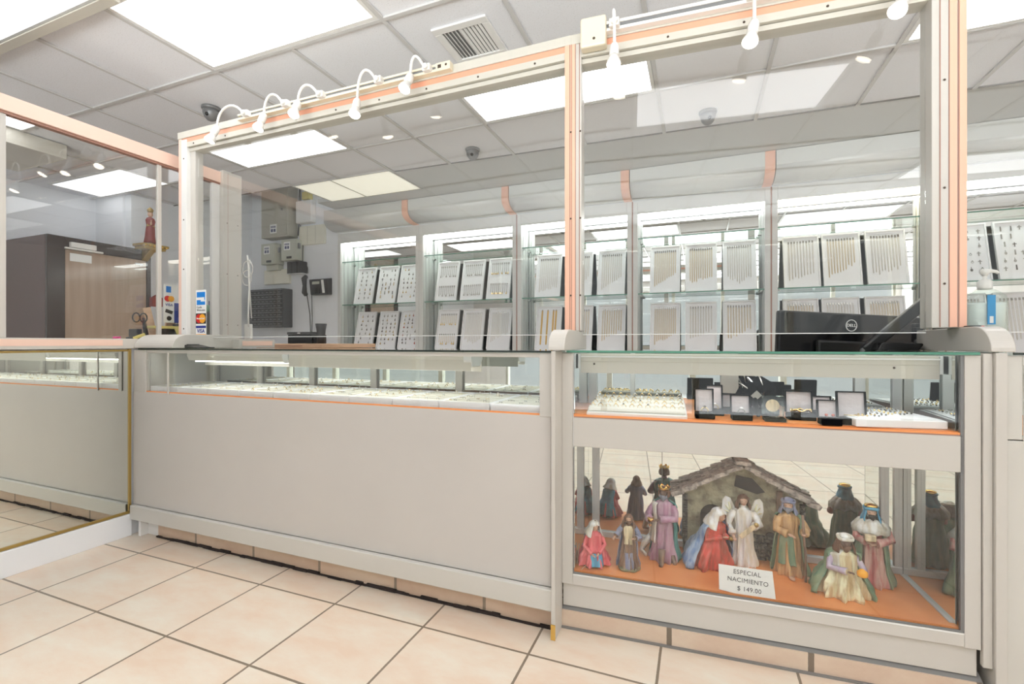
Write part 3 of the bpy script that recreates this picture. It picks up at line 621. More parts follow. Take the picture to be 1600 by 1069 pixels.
# next counter beyond the pilaster
t = thing('display_counter', 'plain white counter end beyond the pilaster with the sanitizer bottle', 'counter', W(1.345, 0, 0), PHI)
b = MB(); b.box(.004, 1.5, 0, .5, 0, .810); b.build('front_panel', 'laminate_kick', t, bevel=0.002)
b = MB(); b.box(.004, .045, 0, .5, .813, 1.064); b.box(.045, 1.5, 0, .02, .813, .825); b.box(.045, 1.5, .0, .02, 1.035, 1.064); b.build('display_frame', 'laminate_kick', t, bevel=0.002)
b = MB(); b.box(.047, .055, -.003, .004, .80, 1.035); b.build('corner_strip', 'bright_white', t, bevel=0.002)
b = MB(); b.box(.055, 1.5, .004, .008, .826, 1.034); b.build('front_glass', 'glass', t)
b = MB(); b.box(.02, 1.5, -.004, .5, 1.066, 1.073); b.build('top_glass', 'shelf_glass', t)
b = MB(); b.box(.02, 1.5, -.008, -.004, 1.066, 1.073); b.build('glass_edge', 'glass_edge_dark', t)
b = MB(); b.box(.046, 1.5, .021, .5, .812, .828); b.build('deck', 'orange_deck', t)

# ================================================================== FRONT GLASS PARTITION over the counters
def partition(lab, root, rz, x0, x1, posts, panes, name='glass_partition'):
    t = thing(name, lab, 'partition', root, rz)
    b = MB(); b.box(x0, x1, -.03, .05, 2.345, 2.385); b.build('header_cap', 'header_beige', t, bevel=0.002)
    b = MB(); b.box(x0 + .04, x1, -.024, .05, 2.319, 2.3445); b.build('header_stripe', 'pink_deep', t)
    b = MB(); b.box(x0 + .04, x1, -.026, .04, 2.289, 2.3185); b.build('screw_channel', 'header_beige', t, bevel=0.001)
    b = MB(); b.box(x0 + .05, x1, -.012, .05, 2.266, 2.286); b.build('glass_channel', 'header_beige', t, bevel=0.001)
    b = MB(); n = int((x1 - x0) / .27)
    for k in range(n): b.lathe([(.005, -.0265), (.004, -.0285)], (x0 + .14 + k * .27, 0, 2.303), 8, axis='y')
    b.build('screws', 'screw', t)
    for p in posts:
        if p[0] == 'corner':
            b = MB(); b.box(p[1], p[1] + .028, -.026, .05, p[2], 2.345); q = b.build('post', 'pink_pale', t, bevel=0.002)
            b = MB(); b.box(p[1] + .029, p[1] + .075, -.029, .045, p[2], 2.335); b.build('post_face', 'bright_white', q, bevel=0.002)
            b = MB(); b.box(p[1] + .077, p[1] + .120, -.005, .045, p[2], 2.285); b.build('post_jamb', 'frame_white', q, bevel=0.002)
            b = MB()
            for z in (1.19, 1.55, 1.85, 2.22): b.lathe([(.005, -.0295), (.004, -.031)], (p[1] + .052, 0, z), 8, axis='y')
            b.build('screws', 'screw', q)
        else:
            a, c = p[1], p[3]; wd = c - a
            b = MB(); b.box(a, c, -.028, .05, p[2], 2.345 if p[0] == 'mid' else 2.345); q = b.build('post', 'frame_white', t, bevel=0.002)
            for s0, s1 in p[4]:
                b = MB(); b.box(a + s0, a + s1, -.0305, -.0282, p[2] + .002, 2.344); b.build('post_stripe', 'pink', q)
            b = MB()
            for g in p[5]: b.box(a + g - .0012, a + g + .0012, -.0302, -.0283, p[2] + .002, 2.344)
            b.build('post_groove', 'pink_brown', q)
            b = MB()
            for z in (1.3, 1.62, 1.98): b.lathe([(.004, -.0306), (.003, -.032)], (a + p[6], 0, z), 8, axis='y')
            b.build('screws', 'screw', q)
    for a, c, z0 in panes:
        b = MB(); b.box(a, c, .008, .014, z0, 2.284); g = b.build('glass_pane', 'glass', t)
        b = MB(); b.box(a, c, .006, .016, z0 - .003, z0); b.build('pane_edge', 'bright_white', g)
    return t
FP = partition('salmon striped glass partition over the long white counter', (0, 1.93, 0), 0, -2.95, -.489,
               [('corner', -2.945, 1.155), ('mid', -.517, 1.153, -.487, [(.001, .021)], [.0225, .0295], .026)], [(-2.82, -.518, 1.139)])
FR = partition('salmon striped glass partition over the nativity case', W(0, .17, 0), PHI, -.018, 1.325,
               [('mid', -.016 + .022, 1.153, .052, [(.0, .020)], [-.001 + .002, .0215, .038], .042),
                ('wide', 1.233, 1.153, 1.327, [(.048, .068), (.074, .0935)], [.022, .047, .0715], .034)], [(.053, 1.232, 1.139), (1.328, 2.6, 1.139)])

# track rails and spot lamps
t = thing('track_rail', 'cream lighting track on the partition header over the long counter', 'light track', (-1.72, 1.885, 2.352))
b = MB(); b.box(-.68, .66, -.014, .014, 0, .012); b.box(-.68, .66, .009, .014, .012, .034); b.box(-.68, .66, -.014, .009, .024, .034); b.build('rail', 'plastic_cream', t, bevel=0.001)
b = MB(); b.box(-.66, .64, -.010, .0, .012, .0238); b.build('rail_slot', 'plastic_grey', t)
b = MB(); b.box(.60, .675, -.017, .017, -.002, .036); b.build('rail_end', 'plastic_cream', t, bevel=0.003)
b = MB(); b.lathe([(.006, -.0172), (.005, -.0185)], (.655, 0, .02), 10, axis='y'); b.box(.612, .63, -.018, -.0172, .01, .026); b.build('rail_terminal', 'screw', t)
t = thing('track_rail', 'white lighting track on the partition header over the nativity case', 'light track', W(.10, .125, 2.352), PHI)
b = MB(); b.box(.0, 1.22, -.014, .014, 0, .012); b.box(.0, 1.22, .009, .014, .012, .04); b.box(.0, 1.22, -.014, .009, .028, .04); b.build('rail', 'plastic_white', t, bevel=0.001)
b = MB(); b.box(.03, 1.2, -.010, .0, .012, .0278); b.build('rail_slot', 'plastic_grey', t)
b = MB(); b.box(-.045, .058, -.03, .016, -.058, .062); b.build('feed_box', 'plastic_cream', t, bevel=0.008)
b = MB(); b.lathe([(.006, -.0302), (.005, -.0315)], (.01, 0, -.028), 10, axis='y'); b.build('feed_screw', 'screw', t)

def spot(lab, A, H, tilt, curve=True):
    A, H = Vector(A), Vector(H)
    t = thing('spot_lamp', lab, 'spot lamp', A, 0, 'gooseneck spot lamps')
    h = H - A
    b = MB(); b.box(-.022, .018, -.022, .012, -.014, .018); b.lathe([(.013, 0), (.013, .018)], (0, -.036, 0), 12, axis='y'); b.build('track_adapter', 'plastic_white', t, bevel=0.004)
    top = Vector((h.x, h.y, h.z + .085))
    b = MB()
    if curve:
        P0, P1, P2, P3 = Vector((-.01, -.03, .005)), Vector((-.03 + h.x * .15, -.04, .075)), Vector((h.x, h.y, .07)), top
    else:
        P0, P1, P2, P3 = Vector((0, -.03, .0)), Vector((0, -.05, .05)), Vector((h.x, h.y, .06)), top
    pts = [P0 * (1 - s) ** 3 + P1 * 3 * s * (1 - s) ** 2 + P2 * 3 * s * s * (1 - s) + P3 * s ** 3 for s in [k / 16 for k in range(17)]]
    b.tube(pts, .0065, 8); b.build('gooseneck', 'plastic_white', t, True)
    rot = Euler(tilt).to_matrix()
    def put(m):
        for v in m.bm.verts: v.co = rot @ v.co + top
        return m
    b = put(MB().lathe([(.012, .008), (.016, 0), (.019, -.012), (.019, -.042), (.016, -.048)], seg=16)); b.build('lamp_socket', 'plastic_white', t, True)
    b = put(MB().lathe([(.015, -.048), (.018, -.056), (.027, -.078), (.0285, -.084), (.0275, -.088)], seg=20)); q = b.build('bulb', 'plastic_white', t, True)
    b = put(MB().lathe([(.0272, -.0865), (.024, -.092), (.01, -.096)], seg=20)); b.build('bulb_face', 'bulb', q, True)
    li = bpy.data.lights.new('spot_light', 'SPOT'); li.energy = SPOT_W; li.color = (1.0, .93, .82); li.spot_size = 1.75; li.spot_blend = .6; li.shadow_soft_size = .025
    lo = bpy.data.objects.new('spot_light', li); COL.objects.link(lo); lo.parent = t; lo.location = rot @ Vector((0, 0, -.105)) + top; lo.rotation_euler = tilt
A = [(-2.315, 2.353), (-2.024, 2.353), (-1.785, 2.357), (-1.428, 2.358), (-1.157, 2.363)]
Hs = [(-2.520, 2.222), (-2.160, 2.228), (-1.920, 2.250), (-1.540, 2.188), (-1.235, 2.245)]
tl = [(-.35, .25, 0), (-.35, .1, 0), (-.45, -.12, 0), (-.35, -.10, 0), (-.45, .10, 0)]
lb = ['gooseneck spot lamp nearest the salmon corner post', 'second gooseneck spot lamp from the salmon corner post', 'third gooseneck spot lamp from the salmon corner post', 'fourth gooseneck spot lamp from the salmon corner post, hanging lowest on the cream track', 'gooseneck spot lamp at the open end of the cream track']
for k in range(5): spot(lb[k], (A[k][0], 1.868, 2.368), (Hs[k][0], 1.84, Hs[k][1] + .01), tl[k])
for k, (u, zh, ti) in enumerate(((.193, 2.182, (-.25, 0, 0)), (.686, 2.168, (-.3, .2, 0)), (1.136, 2.170, (-.4, .45, 0)))):
    a = W(u, .108, 2.368); h = W(u, .078, zh)
    spot(['straight necked spot lamp beside the cream feed box', 'spot lamp in the middle of the white track', 'spot lamp nearest the widest salmon post'][k], a, h, ti, False)

# ================================================================== WALL SHOWCASES
UX = [-4.36, -3.115, -1.855, -.605, .63, 1.88]; UW = 1.245
ORD = ['first', 'second', 'third', 'fourth', 'fifth', 'sixth']
for k, x0 in enumerate(UX):
    wd = (UX[k + 1] - x0) if k < 5 else 1.25
    lab = '%s wall showcase from the grey wall, glass shelves and white trays' % ORD[k]
    t = thing('showcase_cabinet', lab, 'display case', (x0, 4.83, 0), 0, 'wall showcases')
    warm = k == 4
    ins = 'unit_inside_warm_lit' if warm else 'unit_inside'
    o1, o2 = .046, wd - .058
    b = MB(); b.box(0, o1, 0, .03, 0, 2.53); b.box(o2, wd - .012, 0, .03, 0, 2.53); b.box(o1, o2, 0, .03, 2.405, 2.53); b.box(o1, o2, 0, .03, 0, .98); b.build('face_frame', 'unit_frame', t, bevel=0.003)
    b = MB(); b.box(wd - .012, wd, .004, .03, 0, 2.53); b.build('seam_strip', 'unit_frame' if k == 0 else 'pink_brown', t)
    b = MB(); b.box(.02, o1 - .001, .03, .245, .98, 2.45); b.build('side_panel', ins, t)
    b = MB(); b.box(o2 + .001, wd - .02, .03, .245, .98, 2.45); b.build('side_panel', ins, t)
    b = MB(); b.box(o1, o2, .240, .245, 1.0, 2.42); b.build('back_mirror', 'mirror', t)
    b = MB(); b.box(.02, wd - .02, .03, .30, 2.42, 2.46, 0); b.box(.02, wd - .02, .2455, .30, 0, 2.42, 0); b.build('case_body', 'unit_frame', t)
    b = MB(); b.box(o1, o2, .218, .2395, 2.386, 2.42); b.build('roof_bar', 'plastic_grey', t)
    b = MB(); b.box(o1 + .01, o2 - .01, .035, .215, 2.400, 2.4195); b.build('lamp_tube', 'tube_lens_warm' if warm else 'tube_lens', t)
    for z in (2.155, 1.598):
        b = MB(); b.box(o1, o2, .04, .236, z, z + .008, 0); sh = b.build('glass_shelf', 'shelf_glass', t)
        b = MB(); b.box(o1, o2, .034, .0395, z - .001, z + .009); b.build('shelf_edge', 'glass_edge', sh)
        b = MB()
        for xx in (o1, o2 - .03):
            for yy in (.06, .21): b.box(xx, xx + .03, yy, yy + .012, z - .014, z - .001)
        b.build('shelf_bracket', 'alu', sh)
    b = MB(); b.box(o1, o2, .03, .239, .985, 1.03); b.build('bottom_shelf', ins, t)
    b = MB()
    for xx in (o1 + .0005, o2 - .0045):
        for yy in (.06, .13, .21): b.box(xx, xx + .004, yy, yy + .012, 1.03, 2.39)
    b.build('shelf_track', 'alu', t)
    # canopy
    c = thing('canopy', 'glossy grey curved canopy above the %s wall showcase' % ORD[k], 'canopy', (x0, 4.83, 2.53), 0, 'curved canopies')
    prof = [(.0, .003), (-.12, .006), (-.175, .018), (-.215, .04), (-.240, .075), (-.245, .11), (-.245, .237), (0, .237)]
    P = [(.0, .003)] + [(-.245 + .0 + .19 * (1 - math.cos(a)) if False else -.055 - .19 * math.sin(a), .11 - .105 * math.cos(a)) for a in [PI / 2 * j / 10 for j in range(11)]] + [(-.245, .237), (0, .237)]
    b = MB(); b.prism(P, 0, wd - .085, 'x'); o = b.build('canopy_shell', 'canopy', c)
    for p in o.data.polygons: p.use_smooth = abs(p.normal.x) < .5 and len(p.vertices) == 4 and p.area < .06
    P2 = [(y - (.002 if y < -.01 else 0), z - (.002 if z < .2 else 0)) for y, z in P]
    b = MB(); b.prism(P2, wd - .085, wd - .006, 'x'); b.build('canopy_band', 'pink', c)

# trays that lean in the showcases
TILT = -math.atan2(.108, .48)
TW, TH = .288, .495
def tray_parts():
    b = MB(); b.box(-TW / 2, TW / 2, -.004, .022, 0, .013); b.box(-TW / 2, TW / 2, -.004, .022, TH - .013, TH); b.box(-TW / 2, -TW / 2 + .011, -.004, .022, .013, TH - .013); b.box(TW / 2 - .011, TW / 2, -.004, .022, .013, TH - .013)
    rim = b.build('tray_rim', 'tray', None, bevel=0.002)
    b = MB(); b.box(-TW / 2 + .011, TW / 2 - .011, .012, .020, .013, TH - .013); pad = b.build('tray_pad', 'tray_pad', None)
    return [rim, pad]
tp = tray_parts(); T0 = None
MT = Matrix.Rotation(TILT, 4, 'X')
def chain_mesh(L, r, m):
    b = MB(); b.tube([(-.0036, 0, -.008), (-.0040, 0, -L * .5), (-.0022, 0, -L + .006), (0, -.0004, -L), (.0022, 0, -L + .006), (.0040, 0, -L * .5), (.0036, 0, -.008)], r, 4, 0)
    b.box(-.0055, .0055, -.004, .002, -.022, -.002, 1)
    return b.mesh('necklace_chain', [m, 'steel_jewel'])
CH = {}
def chain(L, r, m):
    key = (round(L, 2), r, m)
    if key not in CH: CH[key] = chain_mesh(round(L, 2), r, m)
    return CH[key]
def pend_mesh(kind, m):
    b = MB()
    if kind == 'cross': b.box(-.0025, .0025, -.003, 0, -.04, -.004); b.box(-.012, .012, -.003, 0, -.019, -.014)
    elif kind == 'drop': b.ball((0, -.002, -.026), (.0085, .004, .012), 8, 6); b.tube([(0, 0, 0), (0, -.001, -.016)], .0022, 5)
    elif kind == 'disc': b.lathe([(.010, -.003), (.010, 0)], (0, 0, -.024), 12, axis='y'); b.tube([(0, 0, 0), (0, -.001, -.016)], .002, 5)
    elif kind == 'bar': b.box(-.0035, .0035, -.004, 0, -.038, 0); b.ball((0, -.002, -.036), (.006, .004, .006), 8, 6)
    else: b.lathe([(.009, -.002), (.0065, -.002), (.0065, 0), (.009, 0)], (0, 0, -.022), 12, axis='y', cap=False); b.ball((0, -.002, -.012), .004, 8, 6)
    return b.mesh('pendant', m)
PM = {(k, m): pend_mesh(k, m) for k in ('cross', 'drop', 'disc', 'bar', 'hoop') for m in ('steel_jewel', 'dark_jewel', 'jewel_gold', 'red_jewel')}
def put(name, me, root, lx, lz, rot, label, cat, group, ly=.011):
    o = bpy.data.objects.new(name, me); COL.objects.link(o)
    o.location = Vector(root) + MT @ Vector((lx, ly, lz)); o.rotation_euler = rot
    return tag(o, label, cat, group)
OFF = [(.345, .695, 1.02), (.315, .655, .995), (.325, .67, 1.015), (.30, .635, .975), (.25, .56, .885), (.17, .50, .83)]
nth = ['first', 'middle', 'last']
for k, x0 in enumerate(UX):
    for row in (1, 0):
        for j in range(3):
            wide = 1.0
            loc = (x0 + OFF[k][j] + .0, 4.890, 1.608 if row else 1.032)
            lv = 'upper' if row else 'lower'
            lab = '%s white tray on the %s shelf of the %s wall showcase' % (nth[j], lv, ORD[k])
            if T0 is None:
                t = thing('jewelry_tray', lab, 'tray', loc, group='white trays in the wall showcases', rot=(TILT, 0, 0))
                for p in tp: p.parent = t
                T0 = t
            else: t = copy_tree(T0, tp, loc, (TILT, 0, 0), lab)
            
            rot = (TILT, 0, 0); rj = random.Random(k * 10 + row * 3 + j)
            inn = 'in the %s tray, %s shelf, %s wall showcase' % (nth[j], lv, ORD[k])
            grp = '%s showcase, %s shelf, %s tray' % (ORD[k], lv, nth[j])
            sx = wide
            if k == 0 or (k == 5 and row):
                kinds = [('cross', 'hoop', 'drop'), ('drop', 'bar', 'cross'), ('disc', 'drop', 'drop')][j] if row else ('drop', 'drop', 'disc')
                mm = ['steel_jewel', 'dark_jewel', 'jewel_gold'] if k == 0 else ['steel_jewel', 'steel_jewel', 'dark_jewel']
                rows = 7 if row or j == 0 else 8; cols = 4 if j else 3
                if k == 5: rows, cols = 6, 4
                for a in range(rows):
                    for c in range(cols):
                        if rj.random() < .12: continue
                        lx = (-.5 + (c + .5) / cols) * .235 * sx + rj.uniform(-.008, .008) + (.012 if a % 2 and cols == 3 else 0)
                        lzz = TH - .04 - a * (TH - .09) / rows + rj.uniform(-.006, .006)
                        kd = rj.choice(kinds); m = rj.choice(mm + (['red_jewel'] if (row == 0 and j == 2) else []))
                        put('pendant', PM[(kd, m)], loc, lx, lzz, rot, 'small metal pendant ' + inn, 'pendant', 'pendants, ' + grp)
            elif k == 1 and (row or j == 0):
                for a, (zt_, L) in enumerate(((TH - .05, .13), (TH - .30, .12))):
                    n = 9
                    for c in range(n):
                        lx = (-.5 + (c + .5) / n) * .225
                        put('necklace_chain', chain(L + .01 * rj.randint(-1, 1), .0013, 'steel_jewel' if row else 'chain_gold'), loc, lx, zt_, rot, 'short fine chain earring hanging ' + inn, 'earring', 'chain earrings, ' + grp)
                        if rj.random() < .6: put('pendant', PM[('disc' if c % 2 else 'drop', 'jewel_gold' if (j == 2 or not row) else 'steel_jewel')], loc, lx, zt_ - L + .02, rot, 'tiny charm under a chain ' + inn, 'pendant', 'charms, ' + grp, .009)
            elif k == 2 and row == 0 and j == 0:
                for c in range(4):
                    put('necklace_chain', chain(.40 - (.06 if c == 3 else 0), .0055, 'chain_rich'), loc, (-.085, -.02, .045, .075)[c], TH - .035, rot, 'thick rich gold chain ' + inn, 'chain', 'thick chains, ' + grp)
            else:
                n = 10 + rj.randint(-1, 1); m = 'chain_gold' if (k, row, j) in ((2, 0, 2), (3, 0, 0), (3, 1, 1), (2, 0, 1), (4, 1, 1)) else ('chain_pale' if k in (1, 2, 5) else rj.choice(['chain_gold', 'chain_pale']))
                L0 = rj.uniform(.34, .40); dl = rj.uniform(.05, .14); inc = rj.random() < .7
                for c in range(n):
                    lx = (-.5 + (c + .5) / n) * .215 * sx; s = c / (n - 1)
                    L = L0 - dl * (s if inc else abs(s - .5)) - (.02 if rj.random() < .3 else 0)
                    put('necklace_chain', chain(L, .0019 if m == 'chain_gold' else .0016, m), loc, lx, TH - .04 - rj.uniform(0, .006), rot, 'long fine chain hanging ' + inn, 'chain', 'long chains, ' + grp)

# ================================================================== GREY WALL: electric boxes, organizer, phone
def wbox(name, lab, cat, x0, x1, y0, z0, z1, m, bev=.006, y1=4.83):
    t = thing(name, lab, cat, ((x0 + x1) / 2, y1, z0))
    hx = (x1 - x0) / 2
    b = MB(); b.box(-hx, hx, y0 - y1, 0, 0, z1 - z0); b.build('box_body', m, t, bevel=bev)
    return t, hx, y0 - y1, z1 - z0
def sticker(t, x, y, z, s=.10):
    b = MB(); b.box(x - s / 2, x + s / 2, y - .0015, y, z - s / 2, z + s / 2); p = b.build('box_sticker', 'paper', t)
    b = MB()
    for k in range(4): b.box(x - s * .36 + k * s * .19, x - s * .36 + k * s * .19 + s * .12, y - .0025, y - .0015, z + s * .08, z + s * .32)
    b.box(x - s * .36, x - s * .04, y - .0025, y - .0015, z - s * .36, z - s * .02); b.box(x + s * .06, x + s * .34, y - .0025, y - .0015, z - s * .36, z - s * .02); b.build('sticker_print', 'print_blue', p)
t, hx, fy, h = wbox('electric_panel', 'tall khaki electric panel reaching the ceiling on the grey wall', 'electric panel', -5.52, -5.04, 4.66, 2.53, 3.29, 'panel_grey')
b = MB(); b.box(-hx + .02, hx - .02, fy - .006, fy, .02, h - .02); b.build('panel_door', 'panel_grey', t, bevel=.003)
sticker(t, -.01, fy - .007, .11, .12)
b = MB(); b.box(.13, .15, fy - .015, fy - .006, .34, .37); b.build('latch', 'plastic_grey', t)
for x0, x1, z0, z1, lab in ((-5.56, -5.29, 2.18, 2.46, 'grey green switch box under the khaki panel, nearest the corner'), (-5.19, -4.93, 2.21, 2.49, 'grey green switch box above the black slotted bracket')):
    t, hx, fy, h = wbox('switch_box', lab, 'electric box', x0, x1, 4.69, z0, z1, 'panel_green')
    b = MB(); b.box(-hx + .012, hx - .012, fy - .005, fy, .012, h - .012); b.build('box_door', 'panel_green', t, bevel=.002)
    sticker(t, -.02, fy - .006, h - .09, .11)
    b = MB(); b.box(-.03, .06, fy - .007, fy - .005, .02, .05); b.build('name_plate', 'plastic_black', t)
    b = MB(); b.box(hx, hx + .02, fy + .03, fy + .06, h * .55, h * .8); b.build('switch_lever', 'plastic_grey', t)
t, hx, fy, h = wbox('junction_box', 'small grey junction box under the switch box nearest the corner', 'electric box', -5.52, -5.30, 4.74, 2.10, 2.178, 'panel_green')
t = thing('slotted_bracket', 'black slotted bracket below the grey green switch box', 'bracket', (-4.99, 4.83, 2.04))
for k in range(3):
    b = MB(); b.box(-.14 + k * .095, -.075 + k * .095, -.10, 0, 0, .155, 0); b.build('slot', 'plastic_black', t, bevel=.002)
b = MB(); b.box(-.145, .125, -.104, 0, -.008, -.001); b.build('bracket_foot', 'alu', t)
t, hx, fy, h = wbox('cable_cover', 'cream flat cover plate above the black drawer organizer', 'cover plate', -5.62, -5.16, 4.79, 1.92, 2.12, 'cover_cream', .004)
t, hx, fy, h = wbox('alarm_box', 'square white alarm box high on the grey wall', 'alarm box', -4.99, -4.72, 4.74, 2.70, 3.0, 'bright_white', .012)
t, hx, fy, h = wbox('wall_cover', 'cream three part cover plate under the white alarm box', 'cover plate', -4.98, -4.55, 4.79, 2.42, 2.67, 'cover_cream', .004)
b = MB(); 
for x in (-.07, .07): b.box(x - .002, x + .002, fy - .001, fy, .01, h - .01)
b.build('panel_joints', 'panel_grey', t)
t, hx, fy, h = wbox('warning_box', 'small yellow box at the top of the grey wall', 'box', -4.90, -4.78, 4.76, 3.02, 3.12, 'yellow', .004)
o = MB()
o.tube([(-4.98, 4.80, 3.2), (-4.985, 4.79, 2.9), (-4.97, 4.78, 2.72), (-4.985, 4.78, 2.55)], .007, 6, 0)
o.tube([(-4.965, 4.80, 3.25), (-4.96, 4.80, 2.9), (-4.965, 4.80, 2.6), (-4.92, 4.80, 2.45), (-4.93, 4.80, 2.2), (-4.85, 4.81, 2.12), (-4.845, 4.81, 2.04)], .005, 6, 0)
tag(o.build('wall_cable', 'plastic_charcoal', smooth=True), 'dark loose cables running down beside the khaki electric panel', 'cable')

t = thing('drawer_organizer', 'black small parts organizer with rows of tiny drawers on the grey wall', 'organizer', (-5.45, 4.83, 1.32))
b = MB(); W_, H_, D_ = .63, .52, .17
b.box(-W_ / 2, W_ / 2, -D_ + .012, 0, 0, H_); b.build('organizer_body', 'plastic_charcoal', t, bevel=.008)
for r_ in range(8):
    for c_2 in range(8):
        x = -W_ / 2 + .02 + c_2 * (W_ - .04) / 8; z = .018 + r_ * (H_ - .036) / 8; w2 = (W_ - .04) / 8
        b = MB(); b.box(x + .003, x + w2 - .003, -D_, -D_ + .0115, z + .006, z + .052, 0); b.box(x + .022, x + w2 - .022, -D_ - .010, -D_, z + .022, z + .032, 1)
        b.build('small_drawer', ['plastic_black', 'plastic_grey'], t)
b = MB()
for r_ in range(9): b.box(-W_ / 2 + .015, W_ / 2 - .015, -D_ - .004, -D_ + .012, .015 + r_ * (H_ - .036) / 8, .0195 + r_ * (H_ - .036) / 8)
b.build('shelf_lips', 'plastic_grey', t)

t = thing('desk_phone', 'black desk phone mounted on the grey wall beside the first showcase', 'phone', (-4.64, 4.83, 1.74))
b = MB(); b.prism([(0, 0), (-.07, 0), (-.10, .20), (0, .22)], -.11, .19, 'x'); b.build('phone_body', 'plastic_charcoal', t, bevel=.008)
b = MB(); b.box(-.055, .065, -.100, -.094, .135, .17, rot=Matrix.Rotation(-.13, 3, 'X'), piv=(0, -.09, .15)); b.build('phone_screen', 'panel_green', t)
b = MB(); b.box(.095, .135, -.088, -.082, .02, .19, rot=Matrix.Rotation(.15, 3, 'X'), piv=(.1, -.085, .11)); b.build('phone_label', 'paper', t)
b = MB()
for i in range(4):
    for j in range(3): b.box(-.05 + j * .04, -.022 + j * .04, -.088, -.076, .02 + i * .026, .037 + i * .026)
b.build('phone_keys', 'plastic_black', t)
b = MB(); b.tube([(-.155, -.10, .0), (-.155, -.13, .03), (-.155, -.125, .12), (-.155, -.135, .21), (-.155, -.10, .245)], [.028, .034, .026, .036, .028], 12, flat=1.0); b.build('handset', 'plastic_black', t, True)
b = MB(); b.tube([(-.15, -.09, 0), (-.13, -.06, -.25), (-.125, -.05, -.60)], .006, 6); b.tube([(-.11, -.05, 0), (-.10, -.05, -.3), (-.11, -.05, -.60)], .005, 6); b.build('phone_cord', 'plastic_black', t, True)

# service desk behind the long counter
t = thing('service_desk', 'desk with a pale wooden top behind the long counter', 'desk', (-3.10, 3.0, 0))
b = MB(); b.box(-.38, .36, -.05, .45, 0, 1.062); b.build('desk_body', 'frame_white', t)
b = MB(); b.prism([(-.42, -.08), (.30, -.08), (.37, -.055), (.40, 0), (.40, .47), (-.42, .47)], 1.064, 1.100, 'z'); b.build('desk_top', 'wood_light', t, bevel=.005)
b = MB(); b.box(-.415, .10, -.083, -.0805, 1.078, 1.084); b.build('edge_groove', 'pink_brown', t)
t = thing('router_box', 'low black box with a small drawer on the wooden desk top', 'box', (-3.10, 3.05, 1.1))
b = MB(); b.box(-.135, .135, -.06, .10, 0, .075); b.build('box_body', 'glossy_black', t, bevel=.004)
b = MB(); b.box(-.14, .12, -.065, .08, .077, .098); b.build('box_lid', 'plastic_charcoal', t, bevel=.004)
b = MB(); b.box(-.02, .01, -.068, -.0655, .083, .093); b.build('box_badge', 'alu', t)
t = thing('pen_cup', 'black ribbed cup on the wooden desk top', 'cup', (-2.90, 3.02, 1.1))
b = MB(); b.lathe([(.034, 0), (.032, .05), (.036, .11), (.046, .165), (.040, .165), (.030, .10)], seg=20); b.build('cup_body', 'plastic_charcoal', t, True)
t = thing('card_reader', 'flat black card reader lying at the corner end of the counter glass', 'card reader', (-2.62, 1.80, 1.0745), -.15)
b = MB(); b.prism([(-.10, .0), (-.10, .020), (-.04, .018), (.06, .006), (.10, .006), (.10, 0)], -.04, .04, 'y'); b.build('reader_body', 'plastic_black', t, bevel=.003)
b = MB(); b.box(-.085, -.045, -.03, .03, .0195, .022); b.build('reader_keys', 'plastic_charcoal', t)

# monitor with arm behind the nativity case
ml = Vector((.308, 2.274, 0)); ya = math.radians(25); ctr = ml + Vector((math.cos(ya), math.sin(ya), 0)) * .322
t = thing('computer_monitor', 'back of a black computer monitor behind the nativity case', 'monitor', (ctr.x, ctr.y, .87), rot=(0, math.radians(2.5), ya))
b = MB(); b.box(-.322, .322, -.006, .022, 0, .36); b.build('monitor_shell', 'glossy_black', t, bevel=.008)
b = MB(); b.box(-.318, .318, .0225, .0235, .012, .352); b.build('screen', 'plastic_charcoal', t)
b = MB(); b.box(-.16, .16, -.028, -.0065, .05, .24); b.build('rear_hub', 'plastic_black', t, bevel=.01)
lg = MB(); rings = []
for r_, y_ in ((.0255, -.0065), (.0255, -.0085), (.0225, -.0085), (.0225, -.0065)):
    rings.append([lg.bm.verts.new((r_ * math.cos(a) + .0, y_, .308 + r_ * math.sin(a))) for a in [2 * PI * k / 40 for k in range(40)]])
lg.skin(rings, cap=False); lg.build('logo_ring', 'paper', t, True)
text_mesh('DELL', .0175, 'logo_words', 'paper', t, facing(0, -.0075, .308), 'CENTER', .0006, .0004)
t = thing('monitor_arm', 'black jointed monitor arm on a post beside the widest salmon post', 'monitor arm', W(1.40, .46, 1.0745), PHI)
b = MB(); b.box(-.02, .012, -.012, .012, 0, .30); b.box(-.028, .018, -.018, .018, .04, .08); b.box(-.028, .018, -.018, .018, .16, .21); b.box(-.035, .0, -.015, .015, .27, .295); b.build('arm_post', 'plastic_black', t, bevel=.003)
b = MB(); b.box(0, .33, -.018, .018, -.020, .020, rot=Matrix.Rotation(-math.radians(224), 3, 'Y'), piv=(0, 0, 0))
for v in b.bm.verts: v.co += Vector((-.02, -.03, .225))
b.build('arm_beam', 'plastic_black', t, bevel=.006)
b = MB(); b.box(-.085, -.03, -.02, .02, .09, .105); b.box(-.085, -.06, -.02, .02, .03, .09); b.build('arm_bracket', 'plastic_charcoal', t, bevel=.003)
b = MB(); b.lathe([(.022, -.012), (.022, .012)], (-.25, -.03, -.005), 20, axis='y'); b.lathe([(.016, -.014), (.016, .014)], (-.07, -.02, .035), 16, axis='y'); b.build('arm_joint', 'plastic_grey', t, True)
t = thing('receipt_tray', 'shallow glossy black tray lying on the counter glass under the monitor arm', 'tray', W(1.225, .385, 1.0745), PHI)
b = MB(); b.prism([(-.07, 0), (.06, 0), (.075, .022), (.07, .026), (-.05, .030), (-.058, .026)], -.04, .04, 'y'); b.build('tray_body', 'glossy_black', t, bevel=.003)

